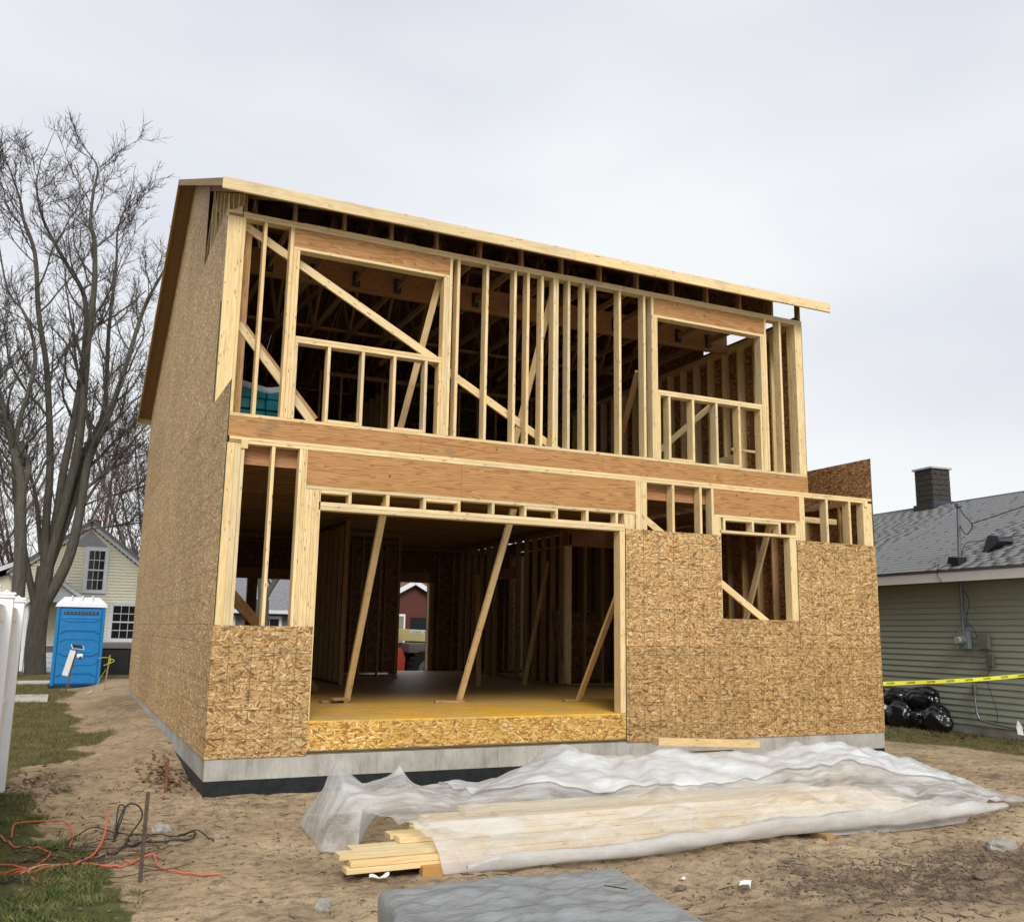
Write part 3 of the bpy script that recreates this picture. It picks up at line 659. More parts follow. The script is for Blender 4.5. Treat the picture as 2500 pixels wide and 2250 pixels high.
deck = prism('roof', [(-.44, 2.97), (4.0, 5.02), (8.4, 2.97), (8.4, 2.9), (4.0, 4.95), (-.42, 2.9)], 'y', -7.3, 14.3, GH, SH)
cnt = 0; rest = []
tab_me = [prism('shingle', [(0, 0), (.166, -.004), (.166, -.010), (0, -.018)][::1], 'y', 0, w, None, SH) for w in (.32, .24, .28)]
tabs = []
for r in range(33):
    y = -3.3+(r % 3)*.11
    while y < 7.5:
        kk = random.choice([0, 0, 0, 1, 2]); w = (.32, .24, .28)[kk]
        tabs.append((r, y, kk, w)); y += w+random.choice([.010, .010, .010, .05])
for t_ in tab_me: bpy.data.objects.remove(t_)
def tab_verts(r, y, w):
    u0 = r*.147; th = .006+.002*random.random(); c, s_ = math.cos(rs), math.sin(rs); out_ = []
    for yy in (y, y+w):
        for du, dn in ((0, .004), (.0, .006+th), (.158, .008), (.158, .003)):
            u = u0+du; out_.append((-.455+u*c-dn*s_, yy, 2.968+u*s_+dn*c))
    return out_
TF = [(0, 1, 5, 4), (1, 2, 6, 5), (2, 3, 7, 6), (0, 3, 2, 1), (4, 5, 6, 7)]
import itertools
tabs.sort(key=lambda q: abs(q[1]-1.0))
proto = {}
for i_, (r, y, kk, w) in enumerate(tabs):
    if i_ < 300:
        if kk not in proto:
            proto[kk] = mesh('shingle', [(a-(-.455), b, c_-2.968) for a, b, c_ in tab_verts(0, 0, w)], TF, SH)
        u = r*.147; link('shingle', proto[kk], GH, (-.455+u*math.cos(rs), y, 2.968+u*math.sin(rs)))
    else: rest.append(tab_verts(r, y, w))
Vr = np.array(rest).reshape(-1, 3); Fr = (np.arange(len(rest))[:, None, None]*8+np.array(TF)[None]).reshape(-1, 4)
tag(link('shingle_field', np_mesh('shingle_field', Vr, Fr, SH), GH), kind='stuff')
prism('ridge_cap', [(3.86, 4.975), (4.0, 5.055), (4.14, 4.975)], 'y', -7.3, 14.3, GH, simple('ridge_shingle', (.06, .062, .07), .9))
# chimney of soot-dark blocks
BR = simple('sooty_block', (.045, .04, .034), .9, vary=.45, sc=14, bump=.6)
CH = plain('chimney', 3.72, 4.28, 3.72, 4.28, 4.75, 5.93, GH, simple('mortar_dark', (.07, .066, .055), .95, vary=.2))
for k in range(7):
    z = 5.0+k*.133-5.34
    for sx, sy in ((-1, 0), (0, -1), (1, 0), (0, 1)):
        for h in (-1, 1):
            w = .285
            o = plain('block', -.012, .012, -w/2, w/2, 0, .122, CH, BR, .004)
            if sx: o.location = (sx*.287, h*.143+(.02 if k % 2 else -.02)*0, z+.06)
            else: o.location = (h*.143, sy*.287, z+.06); o.rotation_euler = (0, 0, math.pi/2)
CAP = simple('chimney_cap', (.42, .43, .45), .5, .3)
plain('chimney_cap', 3.66, 4.34, 3.66, 4.34, 5.935, 5.985, GH, CAP, .006)
plain('flashing', 3.66, 4.34, 3.655, 3.70, 4.80, 5.12, GH, simple('flashing_dark', (.05, .06, .08), .4, .3)); plain('flashing', 3.655, 3.70, 3.70, 4.34, 4.78, 5.04, GH, BR)
# service mast, meter, boxes, conduit, cables
GALV = simple('weathered_conduit', (.17, .20, .235), .5, .5, vary=.15)
tube_obj('service_mast', [[(-.1, -.70, 1.8), (-.1, -.72, 3.0), (-.1, -.785, 4.18)]], [.033], GALV, GH, 8)
plain('weatherhead', -.15, -.05, -.85, -.73, 4.17, 4.27, GH, GALV, .02)
BLK = simple('black_cable', (.012, .012, .014), .5)
prism('mast_flashing', [(-.95, 3.02), (-.66, 3.10), (-.70, 3.22), (-.92, 3.20)], 'x', -.34, -.12, GH, BLK)
prism('roof_vent', [(-.90, 3.22), (-1.10, 3.62), (-1.32, 3.60), (-1.36, 3.50)], 'x', .25, .62, GH, simple('vent_dark', (.045, .05, .062), .5))
tube_obj('service_cable', [smooth_path([(-.12, -.80, 4.22), (-.25, -1.05, 4.0), (-.3, -1.27, 3.80), (-.25, -1.2, 3.7), (-.2, -1.05, 3.63), (-.14, -.9, 3.70), (-.1, -.80, 3.82)])], [.010], BLK, GH)
tube_obj('service_cable', [smooth_path([(-.3, -1.27, 3.80), (-.4, -2.2, 3.92), (-.6, -4.5, 4.25), (-1., -7, 4.7)])], [.009], BLK, GH)
tube_obj('service_cable', [smooth_path([(-.16, -.80, 3.05), (-.2, -1.0, 3.45), (-.3, -1.6, 3.46), (-.5, -3.5, 3.5)])], [.007], BLK, GH)
tube_obj('service_cable', [smooth_path([(-.43, -.55, 3.1), (-.44, -.50, 2.9), (-.44, -.6, 2.74)]), smooth_path([(-.09, -.76, 2.6), (-.09, -.88, 2.4), (-.09, -.80, 2.1), (-.09, -.78, 1.9)]), smooth_path([(-.09, -.80, 2.0), (-.09, -.95, 1.85), (-.09, -1.02, 1.68)]),
    smooth_path([(-.05, -1.16, 1.45), (-.05, -1.22, 1.2), (-.05, -1.12, .95), (-.05, -1.26, .55), (-.05, -1.30, .28), (-.05, -1.22, .2)])], [.006]*4, BLK, GH)
METB = simple('meter_box_grey', (.21, .26, .30), .5); ALU = simple('box_tan_grey', (.20, .20, .17), .6)
plain('meter_box', -.13, -.03, -.83, -.60, 1.50, 1.82, GH, METB, .01)
def disc(name, r, h, mat, parent, loc, rot, seg=20):
    bm = bmesh.new(); bmesh.ops.create_cone(bm, cap_ends=True, segments=seg, radius1=r, radius2=r*.93, depth=h); me = bpy.data.meshes.new(name); bm.to_mesh(me); bm.free(); me.materials.append(mat)
    o = link(name, me, parent, loc); o.rotation_euler = rot; return o
mt = disc('meter', .095, .09, ALU, GH, (-.17, -.70, 1.66), (0, -math.pi/2, 0)); disc('meter_glass', .07, .08, simple('meter_face', (.38, .37, .32), .2), GH, (-.24, -.70, 1.66), (0, -math.pi/2, 0))
plain('junction_box', -.11, -.03, -1.27, -1.02, 1.50, 1.80, GH, simple('junction_grey', (.17, .18, .16), .6), .01)
plain('junction_box', -.10, -.03, -1.33, -1.17, 1.18, 1.42, GH, simple('junction_brown', (.14, .12, .095), .7), .01)
tube_obj('conduit', [smooth_path([(-.06, -.83, .80), (-.06, -.835, .5), (-.06, -.88, .28), (-.06, -1.05, .20), (-.06, -2.0, .13), (-.06, -4, .05)])], [.022], STEEL, GH, 8)
plain('conduit_fitting', -.09, -.02, -.87, -.79, .68, .86, GH, STEEL, .01)

# ================================================================== TREES
BARK = tmat('grey_bark', lambda t: t.pbr(t.mix(t.noise(t.scale(t.pos(), (7, 7, 1.3)), 1.8, 5, .65).outputs[0], C3(.03, .027, .022), C3(.16, .147, .12)), .95, t.bump(t.noise(t.scale(t.pos(), (14, 14, 2.5)), 2, 4).outputs[0], 1., .04), spec=.1))
TWIG = simple('twig_bark', (.075, .062, .058), .9, vary=.3)
TWIGR = simple('reddish_twig', (.135, .088, .085), .9, vary=.3)
def unit(v): return v/(np.linalg.norm(v)+1e-9)
def branch(P0, d0, length, r0, up, rg, n=6, wob=.22):
    """one wandering shoot; returns points and radii"""
    pts = [np.array(P0)]; d = unit(np.array(d0))
    for k in range(n):
        d = unit(d+rg.normal(0, wob, 3)*np.array([1, 1, .7])+np.array([0, 0, up]))
        pts.append(pts[-1]+d*length/n)
    return np.array(pts), np.linspace(r0, r0*.35, n+1)
def grow(stems, rg, l1=16, l2=7, l3=4, len1=3.0, up=.10, rmin=.0065, top_start=.28, rs=1.):
    """stems: list of (pts, r0, r1); returns heavy wood and twigs as path lists"""
    big, bigr, tw, twr = [], [], [], []
    for pts, r0, r1 in stems:
        P = smooth_path(pts, 5); rr = np.linspace(r0, r1, len(P))*rs; big.append(P); bigr.append(rr)
        n = len(P)
        if r1 > .16: continue
        for j in range(l1):
            f = top_start+(1-top_start)*(j+rg.random())/l1; i_ = min(int(f*(n-1)), n-2); base = P[i_]; td = unit(P[i_+1]-P[i_])
            a = rg.random()*2*np.pi; side = np.array([math.cos(a), math.sin(a), 0]); L = len1*(1.15-.6*f)*(.6+.7*rg.random())
            B, Br = branch(base, td*.75+side*.8, L, max(rr[i_]*.42, .016), up, rg, 7, .16)
            (big if Br[0] > .03 else tw).append(B); (bigr if Br[0] > .03 else twr).append(Br)
            for k in range(l2):
                g_ = .2+.8*(k+rg.random())/l2; q = min(int(g_*7), 6); bd = unit(B[q+1]-B[q]); a2 = rg.normal(0, 1, 3)
                S, Sr = branch(B[q], bd*.8+unit(a2)*.75, L*.42*(.6+.6*rg.random()), max(Br[q]*.5, rmin*1.5), up, rg, 5, .2)
                tw.append(S); twr.append(Sr)
                for m_ in range(l3):
                    h_ = rg.integers(1, 5); e = unit(S[h_+1]-S[h_]); T_, Tr = branch(S[h_], e*.8+unit(rg.normal(0, 1, 3))*.7, L*.17*(.6+.7*rg.random()), rmin, up, rg, 3, .2)
                    tw.append(T_); twr.append(np.linspace(rmin, rmin*.6, 4))
        # leading tip
        T_, Tr = branch(P[-1], P[-1]-P[-2], 1.6, r1, .1, rg, 5, .1); tw.append(T_); twr.append(Tr)
    return big, bigr, tw, twr
def tree(name, stems, label, group=None, seed=1, twig=TWIG, bsides=8, **k):
    root = np.array(stems[0][0][0]); rg = np.random.default_rng(seed)
    t = empty(name, tuple(root), 0, label, 'tree', group)
    big, bigr, tw, twr = grow(stems, rg, **k)
    V, Fq = tubes(big, bigr, bsides); link('trunk', np_mesh('trunk', V-root, Fq, BARK, True), t)
    Vs, Fs, base = [], [], 0
    by = {}
    for p_, r_ in zip(tw, twr): by.setdefault(len(p_), []).append((p_, r_))
    for kk, lst in by.items():
        V, Fq = tubes([a for a, b in lst], [b for a, b in lst], 3); Vs.append(V); Fs.append(Fq+base); base += len(V)
    link('crown', np_mesh('crown', np.concatenate(Vs)-root, np.concatenate(Fs), twig), t); return t
ST = [([(-2.11, 23., -.1), (-2.11, 23.0, 0.29), (-2.18, 23.0, 1.3), (-2.15, 23.0, 2.46), (-2.12, 23.0, 3.6)], .50, .36),
 ([(-2.12, 23.0, 3.2), (-2.23, 22.9, 4.81), (-2.28, 22.8, 6.68), (-2.45, 22.5, 8.3), (-2.7, 22.3, 10.05), (-3.08, 22.2, 11.7), (-3.37, 22.2, 13.65), (-3.79, 22.0, 15.08), (-3.94, 22.0, 16.04), (-4.24, 22.0, 17.31), (-4.61, 22.0, 18.57)], .20, .022),
 ([(-2.12, 23.0, 3.2), (-1.94, 23.1, 5.36), (-1.89, 23.2, 6.72), (-1.7, 23.4, 8.95), (-1.63, 23.6, 11.18), (-1.79, 23.7, 12.92), (-2.41, 23.6, 13.93), (-2.96, 23.6, 15.25), (-3.41, 23.6, 16.69), (-3.64, 23.6, 18.21), (-3.62, 23.6, 19.29)], .22, .022),
 ([(-2.1, 23.0, 3.3), (-1.70, 22.9, 6.05), (-1.52, 22.8, 7.44), (-1.52, 22.7, 9.53), (-1.55, 22.6, 11.2), (-1.52, 22.6, 12.96), (-1.66, 22.6, 15.0), (-1.83, 22.5, 15.84), (-1.85, 22.5, 17.59), (-1.79, 22.5, 19.16), (-2.21, 22.5, 20.14)], .24, .022),
 ([(-2.1, 23.0, 3.2), (-1.5, 23.3, 5.8), (-1.34, 23.5, 7.45), (-0.84, 23.9, 9.05), (-0.92, 24.2, 12.06), (-0.88, 24.4, 14.9), (-0.94, 24.5, 17.03), (-0.7, 24.5, 18.97)], .19, .02),
 ([(-2.12, 23.0, 2.2), (-1.5, 22.8, 3.79), (-1.28, 22.7, 5.41), (-1.18, 22.6, 7.05), (-0.74, 22.4, 8.49), (-0.42, 22.3, 9.86), (0.06, 22.1, 12.31), (0.54, 22.0, 13.66), (0.84, 22.0, 15.09)], .27, .025),
 ([(-2.2, 23.0, 2.0), (-2.76, 22.8, 3.99), (-3.21, 22.5, 6.2), (-3.36, 22.4, 7.53), (-3.81, 22.2, 8.7), (-4.28, 22., 9.86), (-5.2, 21.8, 12.)], .17, .02),
 ([(-2.29, 23.0, 4.01), (-2.66, 23.4, 5.98), (-3.04, 23.6, 6.88), (-3.74, 23.8, 8.03), (-4.09, 24.0, 9.21), (-4.3, 24.2, 11.5)], .11, .018),
 ([(-1.28, 22.7, 5.41), (-0.81, 22.5, 6.4), (-0.14, 22.4, 7.43), (0.66, 22.2, 8.79), (1.2, 22., 10.2)], .08, .015),
 ([(-1.22, 22.7, 4.74), (-0.56, 22.5, 4.91), (0.56, 22.3, 5.12), (1.5, 22.2, 5.6)], .045, .012),
 ([(-1.29, 22.7, 5.54), (-0.52, 22.6, 5.94), (0.59, 22.5, 6.37), (1.6, 22.4, 7.2)], .05, .012)]
ST = [([(p_[0], p_[1], p_[2] if p_[2] < 14 else 14+(p_[2]-14)*.62) for p_ in pts_], r0_, r1_) for pts_, r0_, r1_ in ST]
tree('maple_tree', ST, 'large bare many-stemmed grey tree behind the blue portable toilet', seed=4, l1=21, l2=9, l3=7, len1=3.1, up=.13, rmin=.0068, rs=.70)
T2 = [([(-2.70, 21.0, -.1), (-2.76, 21.0, 3.25), (-2.92, 21.0, 5.08), (-2.98, 21.0, 5.95), (-3.34, 21.0, 7.18), (-3.66, 21.0, 8.16), (-4.11, 20.9, 9.39), (-4.8, 20.8, 12.), (-5.2, 20.6, 15.)], .26, .025),
 ([(-2.95, 21.0, 5.6), (-2.84, 21.1, 6.59), (-3.26, 21.2, 7.44), (-2.98, 21.3, 9.8), (-3.41, 21.4, 11.33), (-4.0, 21.5, 12.16), (-4.59, 21.6, 14.5)], .13, .022)]
tree('maple_tree', T2, 'bare tree with one straight trunk rising behind the white fence', seed=9, l1=18, l2=7, l3=5, len1=2.6, up=.12, rmin=.0068, rs=.8)
kb = 0
for bx, by_, hgt, lab in ((-6.5, 43, 11, 'far reddish bare tree left of the big tree'), (-3.2, 47, 12, 'far reddish bare tree seen between the two trunks'), (-.2, 44, 10.5, 'far bare tree above the left roof of the yellow house'), (2.6, 40, 12.5, 'far bare tree above the yellow house beside the wall edge'), (5.0, 42, 11, 'far bare tree mostly hidden behind the sheathed side wall'), (-9, 39, 12, 'far bare tree at the left edge of the view')):
    rg = np.random.default_rng(60+kb); kb += 1; stm = []
    for q in range(7):
        a = rg.random()*6.3; s_ = .5+.9*rg.random()
        stm.append(([(bx, by_, 0), (bx+.1*math.cos(a), by_, 1.6), (bx+s_*math.cos(a), by_+s_*math.sin(a), hgt*.38), (bx+2.3*s_*math.cos(a), by_+2.*s_*math.sin(a), hgt*.72), (bx+3.1*s_*math.cos(a), by_+2.4*s_*math.sin(a), hgt)], .13, .02))
    tree('bare_tree', stm, lab, 'bare trees far behind the yellow house', 70+kb, TWIGR, 5, l1=13, l2=6, l3=4, len1=3.6, up=.2, rmin=.012, top_start=.12)
tree('street_tree', [([(5.75, 28, -.1), (5.72, 28, 1.97), (5.72, 28, 2.9)], .36, .28), ([(5.72, 28, 2.8), (5.60, 28, 3.6), (5.3, 28, 5.), (5.0, 28, 7.5), (4.8, 28, 10)], .17, .03), ([(5.72, 28, 2.8), (6.2, 28.2, 3.6), (6.9, 28.4, 4.6), (7.5, 28.5, 6.)], .15, .03), ([(5.72, 28, 2.8), (5.80, 28, 5.), (5.9, 28, 8.5), (6., 28, 11)], .12, .02)],
     'bare forked tree seen through the rear window opening of the frame', seed=21, l1=12, l2=5, l3=3, len1=2.5, up=.1, rmin=.009)

# ================================================================== BACKGROUND LEFT
def siding_mat(name, a, b): return tmat(name, lambda t: t.pbr(t.mix(t.noise(t.pos(), 2., 4, .6).outputs[0], C3(*a), C3(*b)), .55, spec=.3))
YEL = siding_mat('cream_siding', (.72, .69, .53), (.78, .75, .60)); YW = simple('white_trim', (.66, .69, .74), .5, vary=.05); GLASS = tmat('dark_pane', lambda t: t.pbr(C3(.012, .015, .018), .08, spec=.6))
RFG = simple('weathered_roof', (.20, .20, .22), .9, vary=.3, sc=9); RED = simple('red_brick_chimney', (.22, .075, .045), .9, vary=.3, sc=12)
YH = empty('yellow_house', (-.8, 27, .3), 0, 'pale yellow clapboard house with steep gable behind the blue portable toilet', 'house')
def window(par, cx, y, z0, z1, w, cols=3, rows=4):
    fr = plain('window', cx-w/2-.14, cx+w/2+.14, y-.07, y-.002, z0-.14, z1+.14, par, YW)
    ox, oy, oz = cx, y-.036, (z0+z1)/2
    def sub(nm, a, b, c, d, e, f, m):
        o = plain(nm, a, b, c, d, e, f, fr, m); o.location = o.location-Vector((ox, oy, oz)); return o
    for i_ in range(2):
        a, b = (z0, oz-.02) if i_ == 0 else (oz+.02, z1)
        sub('pane', cx-w/2, cx+w/2, y-.085, y-.072, a, b, GLASS)
        for c in range(1, cols): sub('muntin', cx-w/2+w*c/cols-.008, cx-w/2+w*c/cols+.008, y-.094, y-.086, a, b, YW)
        for r in range(1, rows//2): sub('muntin', cx-w/2, cx+w/2, y-.0985, y-.0945, a+(b-a)*r/(rows//2)-.012, a+(b-a)*r/(rows//2)+.012, YW)
    sub('sash_rail', cx-w/2, cx+w/2, y-.10, y-.086, oz-.025, oz+.025, YW); return fr
# wall gable (local coords: x 0 at peak, z 0 at ground .3)
prism('wall', [(-2.1, .7), (4.6, .7), (4.6, 1.4), (0.02, 4.95), (-2.1, 3.3)], 'y', .02, 9, YH, YEL)
for k in range(38):
    z = .72+k*.112; xr = min(4.6, (4.95-z)/.775) if z > 1.4 else 4.6; xl = max(-2.1, -(4.95-z)/.775)
    if xr-xl > .1: prism('siding_board', [(.018, z+.112), (-.008, z), (.018, z)], 'x', xl, xr, YH, YEL)
bar('rake_board', (-2.5, -.10, 3.20), (.0, -.10, 5.12), .02, .17, YH, YW, (0, 0, 1)); bar('rake_board', (4.9, -.10, 1.32), (.0, -.10, 5.12), .02, .17, YH, YW, (0, 0, 1))
prism('roof', [(-2.6, 3.2), (0, 5.2), (5, 1.36), (5, 1.44), (0, 5.29), (-2.6, 3.29)], 'y', -.25, 9.2, YH, RFG)
prism('gable_panel', [(-.62, 4.3), (.62, 4.3), (0, 4.9)], 'y', -.03, .0, YH, simple('weathered_shingle_panel', (.30, .31, .33), .8))
plain('chimney', -.15, .35, 1.2, 1.7, 4.8, 5.42, YH, RED)
plain('foundation_wall', -2.1, 4.6, .03, 9, -.4, .69, YH, simple('porch_skirt', (.20, .20, .19), .9))
window(YH, .27, 0, 2.75, 4.15, .52); window(YH, 1.38, 0, 1.02, 2.18, .80)
# left wing and porch
prism('wing_wall', [(-5.2, -.2), (-2.12, -.2), (-2.12, 3.4), (-5.2, 2.3)], 'y', 1.2, 8, YH, YEL)
prism('wing_roof', [(-5.4, 2.25), (-2.1, 3.75), (-2.1, 3.85), (-5.4, 2.35)], 'y', .8, 8.2, YH, RFG)
bar('rake_board', (-5.4, .78, 2.25), (-2.1, .78, 3.75), .02, .15, YH, YW, (0, 0, 1))
prism('porch_roof', [(-1.9, 2.15), (-.9, 2.95), (.25, 2.1), (.25, 2.2), (-.9, 3.07), (-1.9, 2.26)], 'y', -1.8, -.03, YH, RFG)
prism('porch_gable', [(-1.75, 2.25), (.1, 2.2), (-.9, 2.93)], 'y', -1.7, -1.66, YH, YW)
bar('rake_board', (-.9, -1.84, 2.97), (.25, -1.84, 2.10), .02, .12, YH, YW, (0, 0, 1)); bar('rake_board', (-.9, -1.84, 2.97), (-1.9, -1.84, 2.15), .02, .12, YH, YW, (0, 0, 1))
for x in (-1.8, .05): plain('porch_post', x-.05, x+.05, -1.7, -1.6, -.2, 2.2, YH, YW)
for k in range(5): plain('porch_step', -1.7, -.0, -2.6+k*.18, -1.7, -.25+k*.16, -.25+k*.16+.15, YH, YW)
# dark low container between toilet and frame
CT = empty('low_container', (.0, 19.2, .2), 0, 'low black metal container with grey rim between toilet and sheathed wall', 'container')
DK = simple('black_sheet_metal', (.010, .011, .013), .6, vary=.4)
plain('body', -.75, 2.2, 0, 2.4, -.05, .92, CT, DK); plain('rim', -.80, 2.25, -.05, 2.45, .925, 1.06, CT, simple('grey_rim', (.13, .12, .12), .7))
for k in range(9): plain('rib', -.7+k*.34, -.66+k*.34, -.022, -.001, 0, .9, CT, DK)
# walk
WK = simple('pale_concrete', (.44, .42, .38), .9, vary=.15, sc=4)
for k in range(8):
    tag(plain('walk_slab', -6.0+k*1.2, -4.81+k*1.2, 17.6, 18.6, .12, .262, None, WK), kind='structure')
for k in range(3): tag(plain('stepping_slab', -2.35, -1.62, 11.9+k*.62, 12.45+k*.62, .10, .21, None, WK), kind='structure')

# ------------------------------------------------------------------ portable toilet
BLUE = simple('blue_plastic', (.008, .175, .44), .38, vary=.08, spec=.45); BLUED = simple('blue_plastic_dark', (.004, .12, .38), .4, vary=.1); RFW = simple('white_translucent_roof', (.62, .66, .72), .4, vary=.05)
PT = empty('portable_toilet', (-1.06, 15.8, .20), .02, 'blue portable toilet with white ribbed roof standing on the lawn', 'portable toilet')
plain('base', -.60, .60, -.03, 1.17, -.04, .07, PT, DK, .01); plain('cabin', -.555, .555, 0, 1.12, .07, 2.02, PT, BLUED, .02)
plain('door', -.47, .47, -.028, -.001, .13, 1.98, PT, BLUE, .01)
for x in (-.53, .53): plain('corner_post', x-.035, x+.035, -.035, .02, .07, 2.03, PT, BLUE, .008)
def rib(par, y, zc, w, dz, up, mat, t=.022):
    s_ = 1 if up else -1
    p = [(-w/2, zc), (-w/2+.13, zc+s_*dz), (w/2-.13, zc+s_*dz), (w/2, zc)]
    for a, b in zip(p[:-1], p[1:]): bar('door_rib', (a[0], y, a[1]), (b[0], y, b[1]), t, .016, par, mat, (0, 1, 0))
for zc, up, m in ((1.74, False, BLUE), (1.36, True, BLUED), (1.16, True, BLUE), (.88, False, BLUED), (.66, False, BLUE), (.30, True, BLUED)):
    rib(PT, -.037, zc, .90, .07, up, m, .03)
plain('vent_strip', -.40, .40, -.036, -.029, 1.83, 1.90, PT, DK); 
for k in range(9): plain('vent_slot', -.38+k*.085, -.32+k*.085, -.041, -.037, 1.84, 1.89, PT, simple('vent_grey', (.13, .10, .09), .8))
plain('lintel_rib', -.40, .40, -.045, -.029, 1.74, 1.775, PT, simple('blue_rib', (.02, .24, .58), .35))
plain('latch', .05, .33, -.045, -.029, .90, .925, PT, simple('blue_rib2', (.02, .22, .55), .35))
bm = bmesh.new()
vs = [bm.verts.new(p) for p in [(-.60, -.05, 2.02), (.60, -.05, 2.02), (.60, 1.17, 2.02), (-.60, 1.17, 2.02), (-.58, -.03, 2.10), (.58, -.03, 2.10), (.58, 1.15, 2.10), (-.58, 1.15, 2.10), (-.42, .05, 2.27), (.40, .05, 2.27), (.40, 1.07, 2.27), (-.42, 1.07, 2.27)]]
for f in [(0, 1, 5, 4), (1, 2, 6, 5), (2, 3, 7, 6), (3, 0, 4, 7), (4, 5, 9, 8), (5, 6, 10, 9), (6, 7, 11, 10), (7, 4, 8, 11), (8, 9, 10, 11), (3, 2, 1, 0)]: bm.faces.new([vs[i_] for i_ in f])
me = bpy.data.meshes.new('roof'); bm.to_mesh(me); bm.free(); me.materials.append(RFW); link('roof', me, PT)
for x in (-.24, 0, .24): plain('roof_rib', x-.022, x+.022, -.0, 1.1, 2.12, 2.31, PT, RFW, .012)
# camera on a stake, ribbon stake
SC = empty('camera_stake', (-1.22, 14.2, .18), 0, 'white security camera with small solar panel on a leaning rusty stake', 'security camera')
RUST = simple('rusty_steel', (.17, .065, .035), .8, vary=.35, sc=20)
bar('stake', (-.06, 0, -.1), (.10, 0, 1.02), .035, .03, SC, RUST); bar('housing', (-.10, -.04, .42), (.03, -.04, 1.0), .13, .08, SC, simple('white_plastic', (.66, .66, .64), .4, vary=.05))
o = plain('solar_panel', -.12, .12, -.09, .09, -.008, .008, SC, DK, .002); o.location = (.12, 0, 1.08); o.rotation_euler = (.45, .1, .25)
o = plain('panel_frame', -.135, .135, -.105, .105, -.012, -.009, SC, WHITE); o.location = (.12, 0, 1.078); o.rotation_euler = (.45, .1, .25)
plain('camera_head', .12, .25, -.09, .03, .83, .92, SC, WHITE, .015); disc('lens', .032, .05, BLACKM, SC, (.20, -.09, .83), (1.2, 0, 0))
RS = empty('ribbon_stake', (-.47, 13.4, .18), 0, 'thin wooden survey stake with yellow tape knotted near its top', 'stake')
WST = simple('grey_stake_wood', (.27, .19, .12), .85, vary=.2, sc=12); YT = simple('yellow_tape', (.72, .70, .03), .45, vary=.05)
bar('stake', (-.02, 0, -.15), (.06, 0, .92), .032, .02, RS, WST)
rg = np.random.default_rng(3)
for k in range(3): tube_obj('ribbon', [smooth_path([(.06, -.02, .84), (.06+.05*rg.normal(), -.03, .78), (.07+.05*rg.normal(), -.03, .68+.03*k)])], [.006], YT, RS, 4)
tube_obj('ribbon', [smooth_path([(.05, -.02, .86), (-.10, -.02, .86), (-.19, .1, .84)]), smooth_path([(.0, .0, .60), (-.12, 0, .35), (-.17, 0, .12)])], [.005, .003], YT, RS, 4)
tag(tube_obj('tape_scrap', [smooth_path([(-.85, 13.9, .20), (-.78, 13.7, .23), (-.72, 13.75, .27)])], [.014], YT, None, 4), 'short yellow tape scrap in the grass before the toilet', 'scrap')
tag(link('short_stake', box_mesh(.03, .03, .34, RUST), None, (-.33, .38, .0)), 'short rusty rod in the dirt by the foundation corner', 'stake')

# ------------------------------------------------------------------ white fence
FN = empty('white_fence', (-1.95, .76, .02), 0, 'white vinyl fence with capped posts at the left edge', 'fence')
def post(x, y):
    p = plain('post', x-.068, x+.068, y-.068, y+.068, -.1, 2.02, FN, WHITE, .006)
    c = bmesh.new(); bmesh.ops.create_cone(c, cap_ends=True, segments=4, radius1=.125, radius2=.0, depth=.07, matrix=Matrix.Rotation(math.pi/4, 4, 'Z'))
    me = bpy.data.meshes.new('cap'); c.to_mesh(me); c.free(); me.materials.append(WHITE); link('post_cap', me, p, (0, 0, 1.06+.055-.05))
    plain('cap_base', -.08, .08, -.08, .08, 1.055, 1.075, p, WHITE)
for k in range(3): post(0-.03*k-.0, -.0-k*1.84)
for k in range(3):
    y1, y0 = -k*1.84-.068, -(k+1)*1.84+.068
    for z in (.12, .95, 1.78): o = plain('rail', -.025, .025, y0, y1, z, z+(.14 if z > 1.5 or z < .5 else .05), FN, WHITE, .004); o.location.x = -.03*k-.02
    n_ = 11; w = (y1-y0)/n_
    for q in range(n_):
        o = plain('picket', -.011, .011, y0+q*w+.002, y0+(q+1)*w-.002, .26, 1.78, FN, WHITE, .002); o.location.x = -.03*k-.02

# ------------------------------------------------------------------ beyond the rear door
RH = empty('red_house', (14.2, 34, .3), 0, 'dark red house with white rake boards seen through the rear doorway', 'house')
DR = siding_mat('dark_red_siding', (.075, .022, .018), (.10, .03, .024))
prism('wall', [(-2.6, 0), (2.6, 0), (2.6, 2.3), (0, 3.72), (-2.6, 2.3)], 'y', 0, 3, RH, DR)
plain('main_wall', -4, 8, 3.02, 9, -.2, 3.4, RH, DR)
for k in range(24): plain('siding_board', -2.58, 2.58, -.015, -.001, .02+k*.145, .02+k*.145+.012, RH, DR) if k*.145 < 2.2 else None
prism('roof', [(-2.9, 2.2), (0, 3.8), (2.9, 2.2), (2.9, 2.32), (0, 3.93), (-2.9, 2.32)], 'y', -.3, 5, RH, simple('brown_roof', (.16, .08, .065), .9)); prism('main_roof', [(2.6, 3.3), (6, 5.6), (9.4, 3.3), (9.4, 3.4), (6, 5.75), (2.6, 3.4)], 'x', -4.3, 8.3, RH, simple('brown_roof2', (.15, .07, .06), .9))
for s_ in (-1, 1): bar('rake_board', (s_*2.9, -.33, 2.22), (0, -.33, 3.82), .03, .22, RH, YW, (0, 0, 1))
plain('door', -1.35, -.45, -.03, -.002, .1, 2.15, RH, simple('tan_door', (.20, .18, .13), .6)); plain('door_frame', -1.43, -.37, -.018, -.0015, .05, 2.25, RH, YW); plain('window', -.1, 1.7, -.03, -.002, .9, 2.1, RH, GLASS); plain('number_plate', .05, .35, -.045, -.032, 1.25, 1.4, RH, YW)
